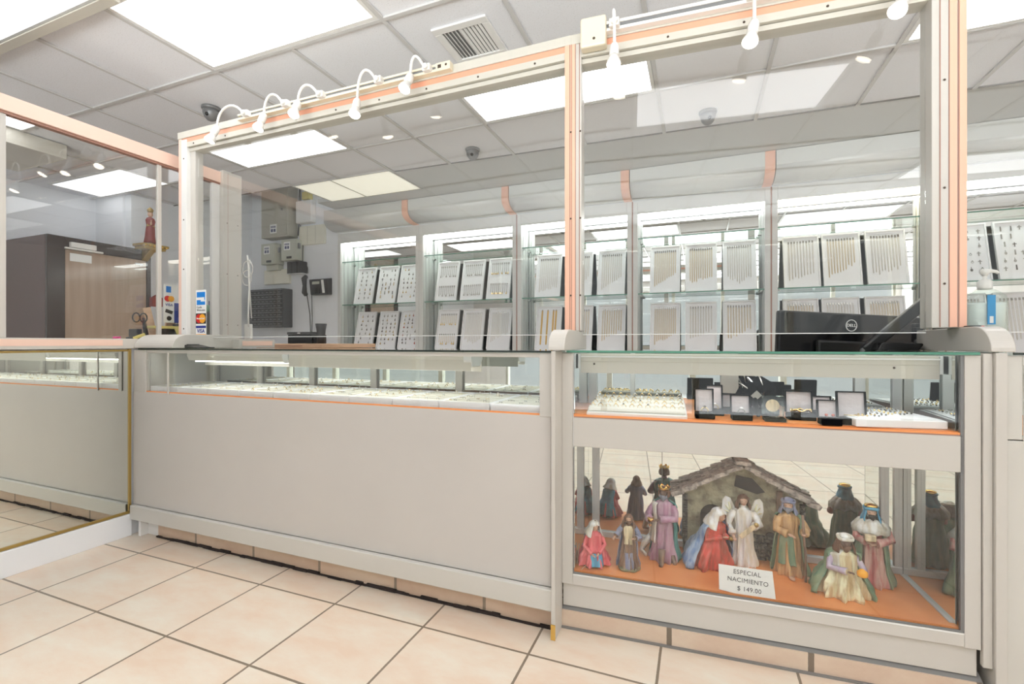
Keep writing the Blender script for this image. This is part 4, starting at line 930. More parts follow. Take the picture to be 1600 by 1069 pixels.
# hand sanitizer
t = thing('sanitizer_bottle', 'clear pump bottle of hand sanitizer with a blue label', 'bottle', W(1.43, .25, 1.0745), PHI)
b = MB()
def oval(z, rx, ry, n=28): return [b.bm.verts.new((rx * math.copysign(abs(math.cos(a)) ** .7, math.cos(a)), ry * math.copysign(abs(math.sin(a)) ** .7, math.sin(a)), z)) for a in [2 * PI * k / n for k in range(n)]]
b.skin([oval(*q) for q in ((0, .05, .030), (.006, .056, .034), (.165, .058, .036), (.19, .054, .032), (.207, .030, .024), (.215, .017, .017))]); b.build('bottle_body', 'shelf_glass', t, True)
b = MB(); b.skin([oval(*q) for q in ((.004, .048, .028), (.16, .053, .032), (.165, .053, .032))]); b.build('gel', 'sanitizer', t, True)
b = MB(); b.box(-.012, .010, -.0375, -.036, .09, .19, 0); b.box(-.006, .004, -.038, -.0375, .095, .118, 1); b.build('front_label', ['cyan', 'paper'], t)
b = MB(); b.lathe([(.019, .212), (.020, .218), (.020, .240), (.014, .244), (.006, .248), (.006, .262)], seg=20); b.build('pump_collar', 'plastic_white', t, True)
b = MB(); b.lathe([(.006, .258), (.014, .27), (.014, .278), (.01, .282)], seg=16); b.tube([(-.012, 0, .275), (.015, 0, .276), (.032, 0, .272), (.036, 0, .266)], [.008, .007, .0055, .005], 10); b.build('pump_head', 'plastic_white', t, True)
t = thing('black_clip', 'small black and red clip lying on the rounded pilaster cap', 'clip', W(1.338, .13, 1.1515), PHI)
b = MB(); b.box(-.020, .012, -.02, .02, 0, .007); b.build('clip_body', 'plastic_black', t, bevel=.002)
b = MB(); b.box(.0125, .024, -.012, .012, 0, .006); b.build('clip_print', 'card_red', t, bevel=.001)

# ================================================================== TRAYS AND JEWELS IN THE COUNTERS
def ring_mesh(m, stone):
    b = MB(); n = 12
    b.tube([(.0085 * math.cos(a), 0, .0085 * math.sin(a)) for a in [2 * PI * k / n for k in range(n + 1)]], .0016, 5, 0, cap=False)
    b.ball((0, 0, .0105), (.0042, .0034, .003), 7, 5, 1)
    return b.mesh('finger_ring', [m, stone])
RM = [ring_mesh('jewel_gold', 'jewel_gold'), ring_mesh('jewel_gold', 'dark_jewel'), ring_mesh('chain_gold', 'tray'), ring_mesh('steel_jewel', 'tray')]
def stud_mesh(m, s):
    b = MB(); b.ball((-.006, 0, .003), (.0035 * s, .0035 * s, .003 * s), 7, 5); b.ball((.006, 0, .003), (.0035 * s, .0035 * s, .003 * s), 7, 5); return b.mesh('earring_pair', m)
SM = [stud_mesh('dark_jewel', 1), stud_mesh('jewel_gold', 1.1), stud_mesh('steel_jewel', 1), stud_mesh('red_jewel', 1)]
ft = None
rj = random.Random(5)
for i in range(10):
    x = -2.785 + i * .2360
    lab = '%s flat white tray in the long counter from the gold mirror edge' % ['first', 'second', 'third', 'fourth', 'fifth', 'sixth', 'seventh', 'eighth', 'ninth', 'tenth'][i]
    if ft is None:
        t = ft = thing('flat_tray', lab, 'tray', (x, 1.90, .829), 0, 'flat trays in the long counter')
        b = MB(); b.box(-.115, .115, -.18, .18, 0, .006); b.box(-.115, .115, -.18, -.170, .006, .030); b.box(-.115, .115, .170, .18, .006, .030); b.box(-.115, -.107, -.17, .17, .006, .030); b.box(.107, .115, -.17, .17, .006, .030); p1 = b.build('tray_rim', 'tray', t, bevel=.0015)
        b = MB(); b.box(-.107, .107, -.17, .17, .006, .025)
        for k in range(5): b.box(-.105, .105, -.155 + k * .068, -.110 + k * .068, .025, .0285)
        p2 = b.build('tray_pad', 'ring_pad', t, bevel=.002); fk = [p1, p2]
    else: t = copy_tree(ft, fk, (x, 1.90, .829), (0, 0, 0), lab)
    for a in range(5):
        for c in range(rj.choice((2, 3, 4))):
            if i >= 8 and rj.random() < .4: me, nm, ct = rj.choice(SM), 'earring_pair', 'earrings'
            else: me, nm, ct = (RM if i in (3, 4, 6) else RM[2:])[rj.randrange(2)], 'finger_ring', 'ring'
            if i == 9 and a < 2: me, nm, ct = SM[0], 'earring_pair', 'earrings'
            o = bpy.data.objects.new(nm, me); COL.objects.link(o); o.location = (x - .09 + rj.random() * .18, 1.90 - .132 + a * .068, .8575 + (.002 if nm == 'finger_ring' else 0)); o.rotation_euler = (0, 0, rj.uniform(-.4, .4)); o.scale = (.72,) * 3
            tag(o, ('small ring' if ct == 'ring' else 'pair of small dark earrings') + ' on the ' + lab.replace(' in the long counter from the gold mirror edge', ' of the long counter'), ct, 'jewellery on the ' + lab.split(' in the')[0])

t = cthing('ring_tray', 'large slanted white tray with four rows of gold rings', 'tray', .275, .175, .829, .0)
RT = Matrix.Rotation(.09, 4, 'X')
t.rotation_euler = (.09, 0, PHI)
b = MB(); b.box(-.183, .183, -.155, .155, 0, .022); b.build('tray_rim', 'tray', t, bevel=.003)
b = MB()
for k in range(4):
    y = -.142 + k * .072; b.prism([(y, .0225), (y + .004, .036), (y + .030, .040), (y + .062, .034), (y + .066, .0225)], -.178, .178, 'x')
b.build('ring_rolls', 'ring_pad', t, bevel=.003)
MTt = Matrix.Translation(W(.275, .175, .829)) @ Matrix.Rotation(PHI, 4, 'Z') @ RT
for a in range(4):
    for c in range(12):
        o = bpy.data.objects.new('finger_ring', RM[(c * 7 + a) % 3 if (c + a) % 5 else 0]); COL.objects.link(o)
        o.location = MTt @ Vector((-.162 + c * .0295, -.118 + a * .072, .041)); o.rotation_euler = (.3, 0, PHI + rj.uniform(-.5, .5)); o.scale = (1.0,) * 3
        tag(o, 'gold ring in the %s row of the large slanted tray' % ['front', 'second', 'third', 'rear'][a], 'ring', 'gold rings, %s row of the slanted tray' % ['front', 'second', 'third', 'rear'][a])
t = cthing('earring_tray', 'white tray of small stud earrings beside the gold pendant box', 'tray', 1.085, .17, .829, .10)
b = MB(); b.box(-.128, .128, -.150, .150, 0, .026); b.build('tray_rim', 'tray', t, bevel=.003)
b = MB(); b.box(-.118, .118, -.140, .140, .0265, .029); b.build('tray_pad', 'tray_pad', t)
MTt = Matrix.Translation(W(1.085, .17, .829)) @ Matrix.Rotation(PHI + .10, 4, 'Z')
for a in range(9):
    for c in range(6):
        if rj.random() < .12 or (a < 2 and c > 2): continue
        o = bpy.data.objects.new('earring_pair', SM[rj.choice((0, 1, 2, 0))]); COL.objects.link(o)
        o.location = MTt @ Vector((-.085 + c * .034 + rj.uniform(-.003, .003), -.115 + a * .029, .030)); o.rotation_euler = (0, 0, rj.uniform(-.3, .3)); o.scale = (.95,) * 3
        tag(o, 'pair of stud earrings in the white tray beside the gold pendant box', 'earrings', 'stud earrings in the white tray')

def jewel_box(lab, u, v, w, hl, bd=.05, bh=.022, cont='ring', rz=0, lean=.12, m='velvet'):
    t = cthing('jewelry_box', lab, 'jewelry box', u, v, .829, rz)
    b = MB(); b.box(-w / 2, w / 2, -bd, 0, 0, bh); b.build('box_base', m, t, bevel=.003)
    b = MB(); r_ = Matrix.Rotation(-lean, 3, 'X')
    def rb(*a): b.box(*a, rot=r_, piv=(0, 0, bh))
    rb(-w / 2, w / 2, .006, .010, bh, hl); rb(-w / 2, -w / 2 + .004, -.008, .006, bh, hl); rb(w / 2 - .004, w / 2, -.008, .006, bh, hl); rb(-w / 2, w / 2, -.008, .006, hl - .004, hl); l = b.build('box_lid', m, t, bevel=.0015)
    b = MB(); rb(-w / 2 + .004, w / 2 - .004, .001, .006, bh, hl - .004); b.build('satin_lining', 'satin', l, bevel=.001)
    return t
jb = [('black box with open satin lid nearest the slanted ring tray', .518, .075, .066, .105, 'ring'), ('black box with tall satin lid behind its neighbour near the ring tray', .562, .17, .060, .112, 'gem'),
      ('black box between the ring tray boxes and the velvet hand', .640, .075, .066, .086, 'ring2'), ('wide black box holding a gold bracelet', .842, .145, .088, .100, 'brace'),
      ('smallest black box, front of the bracelet box', .905, .055, .060, .080, 'ears'), ('black box with a gold cross pendant', .985, .085, .086, .108, 'pend'),
      ('long low black box with white satin behind the velvet hand', .655, .23, .135, .075, ''), ('white lined black box behind the clear pendant case', .755, .24, .07, .075, ''), ('white lined black box behind the smallest box', .915, .235, .11, .075, '')]
for lab, u, v, w_, hl, cont in jb:
    jewel_box(lab, u, v, w_, hl)
    bz = .829 + .0225
    def jw(name, me, lab2, cat, dy=-.025, s=1.4):
        o = bpy.data.objects.new(name, me); COL.objects.link(o); o.location = W(u, v + dy, bz + .004); o.rotation_euler = (0, 0, PHI); o.scale = (s,) * 3; return tag(o, lab2, cat)
    if cont == 'ring': jw('finger_ring', RM[1], 'dark stoned ring in the box nearest the slanted ring tray', 'ring')
    if cont == 'ring2': jw('finger_ring', RM[3], 'silver ring in the black box near the velvet hand', 'ring')
    if cont == 'gem': jw('finger_ring', RM[2], 'gold ring in the tall lidded box', 'ring')
    if cont == 'ears': jw('earring_pair', SM[3], 'pair of red stud earrings in the smallest black box', 'earrings', s=1.6)
    if cont == 'brace':
        b = MB(); b.tube([(.032 * math.cos(a), .012 * math.sin(a), .006 + .004 * math.sin(a * 5)) for a in [2 * PI * k / 24 for k in range(25)]], .0035, 6); jw('gold_bracelet', b.mesh('gold_bracelet', 'jewel_gold', True), 'gold bracelet in the wide black box', 'bracelet', s=1)
    if cont == 'pend':
        b = MB(); b.tube([(-.03, 0, .004), (-.01, .002, .003), (.012, 0, .003), (.03, .004, .004)], .0018, 5); b.box(.004, .009, -.014, .012, .002, .006); b.box(-.002, .015, -.004, .001, .002, .006); jw('gold_pendant', b.mesh('gold_pendant', 'jewel_gold'), 'gold cross pendant on a chain in its open box', 'pendant', s=1)
t = cthing('pendant_case', 'clear plastic case with a silver pendant and picture lid', 'jewelry box', .745, .085, .829, 0)
b = MB(); b.box(-.033, .033, -.055, -.001, 0, .012); b.build('case_base', 'velvet', t, bevel=.002)
b = MB(); b.box(-.034, .034, .0, .004, .0, .086); b.box(-.034, -.032, -.02, 0, .012, .086); b.box(.032, .034, -.02, 0, .012, .086); b.box(-.034, .034, -.02, 0, .084, .086); b.box(-.036, .036, -.058, -.056, .0, .014); b.build('clear_cover', 'shelf_glass', t)
b = MB(); b.lathe([(.022, -.003), (.022, -.001)], (0, 0, .05), 24, axis='y'); b.build('round_picture', 'c_sand', t)
b = MB(); b.box(-.012, .012, -.012, .012, 0, .003, rot=Matrix.Rotation(PI / 4, 3, 'Z')); 
for v in b.bm.verts: v.co += Vector((0, -.03, .0125))
b.build('silver_pendant', 'steel_jewel', t)

# velvet hand display
t = cthing('velvet_hand', 'drooping black velvet display hand wearing bracelets', 'display hand', .705, .165, .829, 0)
b = MB()
b.tube([(.05, .03, .0), (.055, .03, .06), (.045, .02, .105), (.015, 0, .118), (-.015, -.02, .100), (-.03, -.035, .070)], [.030, .024, .027, .033, .036, .024], 16)
for q in ([(-.045, -.035, .085), (-.055, -.05, .05), (-.05, -.055, .02), (-.048, -.055, .003)], [(-.03, -.045, .08), (-.035, -.062, .045), (-.028, -.066, .02), (-.026, -.066, .002)], [(-.012, -.045, .08), (-.012, -.062, .05), (-.004, -.066, .022), (-.002, -.066, .006)], [(.003, -.035, .085), (.010, -.052, .055), (.018, -.056, .032), (.02, -.055, .02)], [(-.052, -.01, .095), (-.068, -.02, .07), (-.064, -.035, .052)]):
    b.tube(q, [.0125, .0105, .0095, .006] if len(q) == 4 else [.012, .010, .007], 10)
o = b.build('velvet_shape', 'velvet', t, True)
rm = o.modifiers.new('blend', 'REMESH'); rm.mode = 'VOXEL'; rm.voxel_size = .0022; rm.use_smooth_shade = True
for q, (cx, cz, r_, m, lab) in enumerate(((-.028, .100, .036, 'steel_jewel', 'wide silver bracelet on the knuckles of the velvet hand'), (-.008, .112, .037, 'tray', 'pale bangle around the velvet hand'), (.016, .116, .036, 'steel_jewel', 'silver bracelet near the wrist of the velvet hand'))):
    b = MB(); ax = Matrix.Rotation(-.9 + q * .35, 3, 'Y')
    pts = [ax @ Vector((0, r_ * math.cos(a), r_ * math.sin(a))) + Vector((cx, -.008 + .004 * q, cz)) for a in [2 * PI * k / 28 for k in range(29)]]
    b.tube(pts, .0028, 7, cap=False); o = b.build('bracelet', m, None, True); o.location = W(.705, .165, .829); o.rotation_euler = (0, 0, PHI); tag(o, lab, 'bracelet', 'bracelets on the velvet hand')
b = MB(); b.box(-.012, .012, -.003, 0, -.014, .014, rot=Matrix.Rotation(PI / 4, 3, 'Y')); o = b.build('silver_charm', 'steel_jewel'); o.location = W(.705 - .008, .165 - .058, .829 + .082); o.rotation_euler = (0, 0, PHI); tag(o, 'square silver charm hanging before the velvet hand', 'charm')

# ================================================================== NATIVITY FIGURES
DZ = .2245
def interp(tab, t):
    for i in range(len(tab) - 1):
        if tab[i][0] <= t <= tab[i + 1][0]:
            s = (t - tab[i][0]) / (tab[i + 1][0] - tab[i][0]); s = s * s * (3 - 2 * s)
            return [a + (c - a) * s for a, c in zip(tab[i][1:], tab[i + 1][1:])]
    return list(tab[-1][1:])
STAND = [(0, .165, .13, 0, 0), (.04, .168, .14, 0, 0), (.25, .135, .115, 0, 0), (.45, .125, .105, 0, 0), (.58, .105, .088, 0, 0), (.68, .120, .095, 0, 0), (.77, .130, .085, 0, 0), (.81, .10, .075, 0, 0), (.835, .045, .045, 0, -.005), (.87, .042, .042, 0, -.01)]
KNEEL = [(0, .34, .30, 0, 0), (.06, .35, .32, 0, 0), (.22, .31, .30, 0, 0), (.36, .25, .27, 0, 0), (.50, .20, .20, 0, -.02), (.64, .20, .16, 0, -.05), (.72, .20, .14, 0, -.07), (.77, .13, .10, 0, -.09), (.80, .07, .07, 0, -.11), (.84, .06, .06, 0, -.12)]
def loft(b, tab, s, a0, a1, n, folds, amp, seed, grow=1.0, zr=(0, 1), steps=22, lean=(0, 0), mi=0, closed=True, twist=.8):
    rings = []; top = tab[-1][0]
    for i in range(steps + 1):
        t = (zr[0] + (zr[1] - zr[0]) * i / steps) * top
        rx, ry, cx, cy2 = interp(tab, t); ring = []
        for k in range(n if closed else n + 1):
            a = a0 + (a1 - a0) * k / n
            fa = amp * max(0.12, 1 - t / top * 1.05)
            q = 1 + fa * math.sin(folds * a + seed + t * 5 * twist) + fa * .5 * math.sin((folds * 2 + 1) * a + seed * 2 - t * 7)
            ring.append(b.bm.verts.new(((cx + lean[0] * t + rx * grow * q * math.cos(a)) * s, (cy2 + lean[1] * t + ry * grow * q * math.sin(a)) * s, t * s)))
        rings.append(ring)
    b.skin(rings, mi, closed, closed)
def hand(b, c, d, s, side):
    c = Vector(c); d = Vector(d).normalized(); p = d.cross(Vector((0, 0, 1))).normalized(); q = p.cross(d)
    b.tube([c - d * .018 * s, c, c + d * .022 * s, c + d * .034 * s], [.013 * s, .018 * s, .019 * s, .014 * s], 10, flat=.65)
    for k in range(4):
        o = (k - 1.5) * .0092 * s; L = (.030, .036, .034, .027)[k] * s
        st = c + d * .028 * s + p * o
        b.tube([st, st + d * L * .55 - q * .003 * s, st + d * L - q * .010 * s], [.0058 * s, .0054 * s, .0042 * s], 6)
    st = c + p * side * .014 * s
    b.tube([st, st + p * side * .012 * s + d * .012 * s, st + p * side * .012 * s + d * .028 * s], [.006 * s, .0058 * s, .0045 * s], 6)
def figure(lab, name, u, v, rz, h, robe, mantle, skin='skin', kneel=False, head='veil', headm='c_white', hairm='hair_brown', beard=None, armm=None, hands=((.05, -.17, .60), (-.05, -.17, .60)), elbows=None,
           lean=(0, 0), crown=None, seed=0, folds=9, mant=(-.25, 3.4), base=None, fur=False, hturn=0, hnod=0.0):
    t = cthing(name, lab, 'figurine', u, v, DZ, rz); tab = KNEEL if kneel else STAND; s = h
    top = tab[-1][0]; sh = .72 if kneel else .78; bz = 0
    if base:
        b = MB(); rings = []
        for z, g in ((0, 1.0), (.03, 1.05), (.05, .95)):
            rings.append([b.bm.verts.new((g * s * (.29 if kneel else .20) * (1 + .08 * math.sin(3 * a + seed)) * math.cos(a), g * s * (.26 if kneel else .17) * (1 + .1 * math.sin(5 * a)) * math.sin(a), z * s)) for a in [2 * PI * k / 28 for k in range(28)]])
        b.skin(rings); b.build('base', base, t, True); bz = .04
    # robe and sleeves: one continuous body
    b = MB(); loft(b, tab, s, 0, 2 * PI, 64, folds, .20, seed, lean=lean, zr=(bz / top, 1), steps=30)
    shw = .115 if not kneel else .155
    ly = lambda z: (0 if not kneel else interp(tab, min(z, top))[3]) + lean[1] * z
    lx = lambda z: lean[0] * z
    el = elbows or ((.185 if not kneel else .25, -.05 + (-.05 if kneel else 0), sh - .17), (-.185 if not kneel else -.25, -.05 + (-.05 if kneel else 0), sh - .17))
    for sgn, e, hd in ((1, el[0], hands[0]), (-1, el[1], hands[1])):
        S0 = Vector((sgn * shw + lx(sh), ly(sh), sh - .015)) * s; E = Vector(e) * s; H = Vector(hd) * s; d = (H - E).normalized()
        b.tube([S0, (S0 + E) / 2 + Vector((sgn * .01 * s, 0, 0)), E, (E + H) / 2, H - d * .028 * s], [.045 * s, .043 * s, .044 * s, .041 * s, .050 * s], 12)
    o = b.build('robe', robe, t, True); m = o.modifiers.new('blend', 'REMESH'); m.mode = 'VOXEL'; m.voxel_size = max(.0014, s * .0068); m.use_smooth_shade = True
    if armm:
        b = MB()
        for sgn, e, hd in ((1, el[0], hands[0]), (-1, el[1], hands[1])):
            S0 = Vector((sgn * shw + lx(sh), ly(sh), sh - .012)) * s; E = Vector(e) * s; H = Vector(hd) * s; d = (H - E).normalized()
            b.tube([S0, (S0 + E) / 2 + Vector((sgn * .012 * s, 0, 0)), E, (E + H) / 2, H - d * .035 * s], [.050 * s, .049 * s, .050 * s, .047 * s, .060 * s], 12)
        b.build('outer_sleeves', armm, t, True)
    b = MB()
    for sgn, e, hd in ((1, el[0], hands[0]), (-1, el[1], hands[1])):
        H = Vector(hd) * s; hand(b, H, H - Vector(e) * s, s * 1.15, -sgn)
    b.build('hands', skin, t, True)
    # head
    hr = .072 if not kneel else .104
    hc = Vector((lx(top), ly(top) - .012 if not kneel else -.13 + lean[1] * top, top + hr * .88))
    rot = Euler((hnod, 0, hturn)).to_matrix()
    def hp(x, y, z): return (hc + rot @ Vector((x, y, z)) * hr) * s
    b = MB(); rings = []
    for i in range(13):
        ph = PI * i / 12; z = -math.cos(ph); q = max(math.sin(ph), .03)
        wid = q * (.80 + .10 * z) ; ring = []
        for k in range(20):
            a = 2 * PI * k / 20; x = math.cos(a) * wid; y = math.sin(a) * q * .95
            f = max(0, -math.sin(a)) ** 6
            if f > .2:
                if -.35 < z < .25: y -= .16 * f * (1 - abs(z + .05) / .4)           # nose
                if -.75 < z < -.5: y -= .05 * f                                        # chin
            if abs(abs(a - 1.5 * PI) - .38) < .2 and 0 < z < .3: y += .07            # eye sockets
            ring.append(b.bm.verts.new(hp(x, y, z * 1.12)))
        rings.append(ring)
    b.skin(rings)
    for sg in (-1, 1): b.ball(hp(sg * .78, .05, -.05), (.12 * hr * s, .2 * hr * s, .26 * hr * s), 8, 6)
    hd_ = b.build('head', skin, t, True)
    b = MB()
    for sg in (-1, 1): b.ball(hp(sg * .30, -.86, .12), (.10 * hr * s, .06 * hr * s, .055 * hr * s), 8, 5)
    b.build('eyes', 'eye_dark', hd_, True)
    b = MB(); b.ball(hp(0, -.93, -.48), (.17 * hr * s, .06 * hr * s, .05 * hr * s), 8, 5); b.build('mouth', 'lip', hd_, True)
    def cap(mat_, z0, z1, g, name_, back=.25, drop=0.0, wav=.05):
        b = MB(); rings = []
        for i in range(12):
            z = z1 + (z0 - z1) * i / 11; zz = min(1, max(-1, z / 1.18)); q = math.sqrt(max(.02, 1 - zz * zz)) if z > -.1 else 1.0 + (-.1 - z) * drop
            ring = []
            for k in range(25):
                a = -.30 * PI + 1.60 * PI * k / 24 if z < .52 else -.5 * PI + 2 * PI * k / 24 * .9999
                # opening faces -y
                a = (-.5 * PI + (.0 if z > .55 else .26 * PI)) + ((2 * PI) if z > .55 else (2 * PI - .52 * PI)) * k / 24
                w_ = 1 + wav * math.sin(6 * a + z * 4)
                ring.append(b.bm.verts.new(hp(math.cos(a) * q * g * w_ * .93, (math.sin(a) * q * g + back * .3) * w_, z)))
            rings.append(ring)
        b.skin(rings, 0, False, False); o = b.build(name_, mat_, t if name_ != 'hair' else hd_, True)
        sm = o.modifiers.new('thick', 'SOLIDIFY'); sm.thickness = .10 * hr * s; sm.offset = 1
    if head == 'veil': cap(hairm, -.3, 1.16, 1.05, 'hair', wav=.02); cap(headm, -1.9, 1.27, 1.20, 'veil', drop=.38)
    elif head == 'short': cap(hairm, -.55, 1.2, 1.10, 'hair', wav=.06)
    elif head == 'long': cap(hairm, -1.55, 1.22, 1.12, 'hair', drop=.25, wav=.08)
    elif head == 'turban':
        cap(headm if fur else hairm, -1.5, 1.15, 1.12, 'headcloth', drop=.35)
        b = MB(); b.tube([hp(math.cos(a) * 1.0, math.sin(a) * 1.02, .78 + .08 * math.sin(a * 3)) for a in [2 * PI * k / 24 for k in range(25)]], .26 * hr * s, 9, cap=False); b.ball(hp(0, .05, .95), (.85 * hr * s, .85 * hr * s, .55 * hr * s)); b.build('turban', headm, t, True)
    if beard:
        b = MB(); b.tube([hp(0, -.72, -.30), hp(0, -.86, -.72), hp(0, -.80, -1.15), hp(0, -.70, -1.5)], [.50 * hr * s, .52 * hr * s, .36 * hr * s, .10 * hr * s], 12, flat=.62)
        for sg in (-1, 1): b.tube([hp(sg * .72, -.3, -.1), hp(sg * .66, -.55, -.55), hp(sg * .35, -.75, -.85)], [.16 * hr * s, .24 * hr * s, .22 * hr * s], 8)
        b.build('beard', beard, hd_, True)
    if crown:
        b = MB(); n = 24; r0, r1 = [], []
        for k in range(n):
            a = 2 * PI * k / n; r0.append(b.bm.verts.new(hp(math.cos(a) * .86, math.sin(a) * .86, .72))); r1.append(b.bm.verts.new(hp(math.cos(a) * 1.0, math.sin(a) * 1.0, 1.15 + (.38 if k % 4 < 2 else 0))))
        b.skin([r0, r1], 0, False); o = b.build('crown', crown, t, True); sm = o.modifiers.new('thick', 'SOLIDIFY'); sm.thickness = .12 * hr * s
    # mantle over the back and sides
    if mantle:
        b = MB(); loft(b, tab, s, mant[0], mant[1], 40, folds - 1, .17, seed + 1.3, grow=1.22, zr=(.02, .955), lean=lean, closed=False)
        o = b.build('mantle', mantle, t, True); sm = o.modifiers.new('thick', 'SOLIDIFY'); sm.thickness = .018 * s; sm.offset = 1
    if fur:
        b = MB(); rings = []
        for i, (z, g) in enumerate(((sh + .05, .75), (sh + .02, 1.15), (sh - .04, 1.42), (sh - .10, 1.5))):
            rx, ry, cx, cy2 = interp(tab, min(z, top)); rx, ry = max(rx, .11), max(ry, .08)
            rings.append([b.bm.verts.new(((cx + lx(z) + rx * g * (1 + .04 * math.sin(11 * a + i)) * math.cos(a)) * s, (cy2 + lean[1] * z + ry * g * math.sin(a)) * s, (z + .012 * math.sin(9 * a)) * s)) for a in [2 * PI * k / 36 for k in range(36)]])
        b.skin(rings, 0, False); o = b.build('fur_collar', 'c_fur', t, True); sm = o.modifiers.new('thick', 'SOLIDIFY'); sm.thickness = .03 * s; sm.offset = 1
    return t, hp, s

# 1 kneeling girl
t, hp, s = figure('small kneeling shepherdess figurine in a pink coat with a white cap', 'nativity_figurine', .108, .085, .35, .172, 'c_pink', None, kneel=True, head='veil', headm='c_white', seed=.4, base='c_moss', hands=((.05, -.33, .36), (-.07, -.33, .34)), elbows=((.24, -.16, .50), (-.24, -.16, .48)), lean=(0, -.06), hnod=.25, hturn=.3)
b = MB(); loft(b, KNEEL, s, -2.15, -1.0, 12, 5, .06, 2, grow=1.06, zr=(.08, .42), closed=False, lean=(0, -.06)); o = b.build('apron', 'c_skyblue', t, True); o.modifiers.new('thick', 'SOLIDIFY').thickness = .03 * s
b = MB(); loft(b, KNEEL, s, .5, 2.65, 18, 6, .08, 1, grow=1.12, zr=(.10, .98), closed=False, lean=(0, -.06)); o = b.build('blue_shawl', 'c_skyblue', t, True); o.modifiers.new('thick', 'SOLIDIFY').thickness = .03 * s
b = MB(); b.tube([(-.20 * s, -.2 * s, .05 * s), (-.33 * s, -.30 * s, .0)], .012 * s); b.tube([(-.30 * s, .12 * s, .42 * s), (-.38 * s, -.05 * s, .02 * s)], .014 * s, 6); b.build('crook', 'wood_light', t, True)
# 2 shepherd
t, hp, s = figure('slim shepherd figurine in a brown robe leaning on a staff', 'nativity_figurine', .246, .085, .1, .207, 'c_brown', 'c_slate', head='veil', headm='hair_brown', hairm='hair_brown', beard='hair_brown', armm='c_slate', seed=1.2, base='c_moss', hands=((.10, -.13, .62), (-.25, -.06, .60)), elbows=((.20, -.02, .60), (-.20, .0, .64)), mant=(.2, 2.95))
b = MB(); b.tube([(.10 * s, -.17 * s, .05 * s), (.105 * s, -.165 * s, .60 * s), (.09 * s, -.14 * s, .86 * s)], .009 * s, 8); b.build('staff', 'c_brown', t, True)
b = MB(); loft(b, STAND, s, -2.3, -1.0, 12, 4, .08, 2, grow=1.08, zr=(.56, .95), closed=False); o = b.build('scarf', 'c_sand', t, True); o.modifiers.new('thick', 'SOLIDIFY').thickness = .02 * s
b = MB(); loft(b, STAND, s, -2.2, -.9, 12, 5, .10, 3, grow=1.06, zr=(.05, .38), closed=False); o = b.build('lower_robe', 'c_slate', t, True); o.modifiers.new('thick', 'SOLIDIFY').thickness = .02 * s
# 3 striding king
t, hp, s = figure('tall purple robed king figurine with a gold crown carrying a goblet', 'nativity_figurine', .372, .205, -.25, .292, 'c_mauve', 'c_teal', skin='skin_dark', head='short', hairm='hair_brown', beard='hair_grey', armm='c_mauve', seed=2.1, hands=((-.02, -.18, .60), (-.12, -.20, .58)), lean=(.03, -.01), crown='gold', mant=(-.1, 3.0), folds=8)
b = MB(); loft(b, STAND, s, 2.7, 4.2, 16, 4, .16, 1, grow=1.38, zr=(.30, .93), closed=False, lean=(.03, 0)); o = b.build('white_drape', 'c_white', t, True); o.modifiers.new('thick', 'SOLIDIFY').thickness = .02 * s
b = MB(); b.tube([(-.16 * s, 0, .30 * s), (-.26 * s, .02 * s, .16 * s), (-.30 * s, .02 * s, .06 * s), (-.22 * s, -.04 * s, .03 * s)], [.07 * s, .07 * s, .05 * s, .035 * s], 10, flat=.6); b.build('train', 'c_white', t, True)
b = MB(); b.lathe([(.02 * s, 0), (.008 * s, .02 * s), (.010 * s, .05 * s), (.034 * s, .07 * s), (.045 * s, .10 * s), (.038 * s, .10 * s)], (-.10 * s, -.235 * s, .53 * s), 16); b.build('goblet', 'gold', t, True)
b = MB(); b.tube([(.03 * s, -.15 * s, .20 * s), (.03 * s, -.18 * s, .08 * s), (.035 * s, -.19 * s, .03 * s), (.04 * s, -.25 * s, .015 * s)], [.05 * s, .04 * s, .034 * s, .026 * s], 10); b.tube([(.14 * s, -.02 * s, .1 * s), (.16 * s, -.04 * s, .03 * s), (.19 * s, -.09 * s, .018 * s)], [.04 * s, .034 * s, .024 * s], 10); b.build('boots', 'c_brown', t, True)
# 4 kneeling mother
t, hp, s = figure('kneeling praying woman figurine in red with a white veil before the stable', 'nativity_figurine', .545, .225, .75, .225, 'c_red', 'c_blue', kneel=True, head='veil', headm='c_white', seed=.9, hands=((.02, -.36, .60), (-.03, -.36, .60)), elbows=((.23, -.16, .52), (-.23, -.16, .52)), lean=(0, -.12), mant=(-.5, 3.3), hnod=.3, folds=7)
# 5 angel
t, hp, s = figure('white robed angel figurine with spread wings holding a scroll', 'nativity_figurine', .676, .262, .0, .272, 'c_white', None, head='long', hairm='hair_brown', armm='c_white', seed=3.0, hands=((.10, -.17, .62), (-.15, -.17, .46)), elbows=((.21, -.04, .60), (-.21, -.03, .58)), folds=10, hnod=.1)
for sg in (-1, 1):
    b = MB(); P = [(0.03, .60), (.10, .80), (.16, .93), (.23, .96), (.27, .90), (.28, .78), (.25, .64), (.18, .50), (.10, .46)]
    poly = [(sg * x * s, z * s) for x, z in P]; b.prism(poly, .045 * s, .068 * s, 'y')
    o = b.build('wing', 'c_white', t, bevel=.008 * s)
    b = MB()
    for k in range(6):
        a0 = Vector((sg * .13 * s, .042 * s, .70 * s)); ang = -1.0 + k * .42; e = a0 + Vector((sg * math.cos(ang) * .13 * s, 0, math.sin(ang) * .20 * s))
        b.tube([a0, (a0 + e) / 2 + Vector((sg * .01 * s, -.004 * s, .01 * s)), e], [.012 * s, .016 * s, .010 * s], 8, flat=.6)
    b.build('wing_feathers', 'c_cream', o, True)
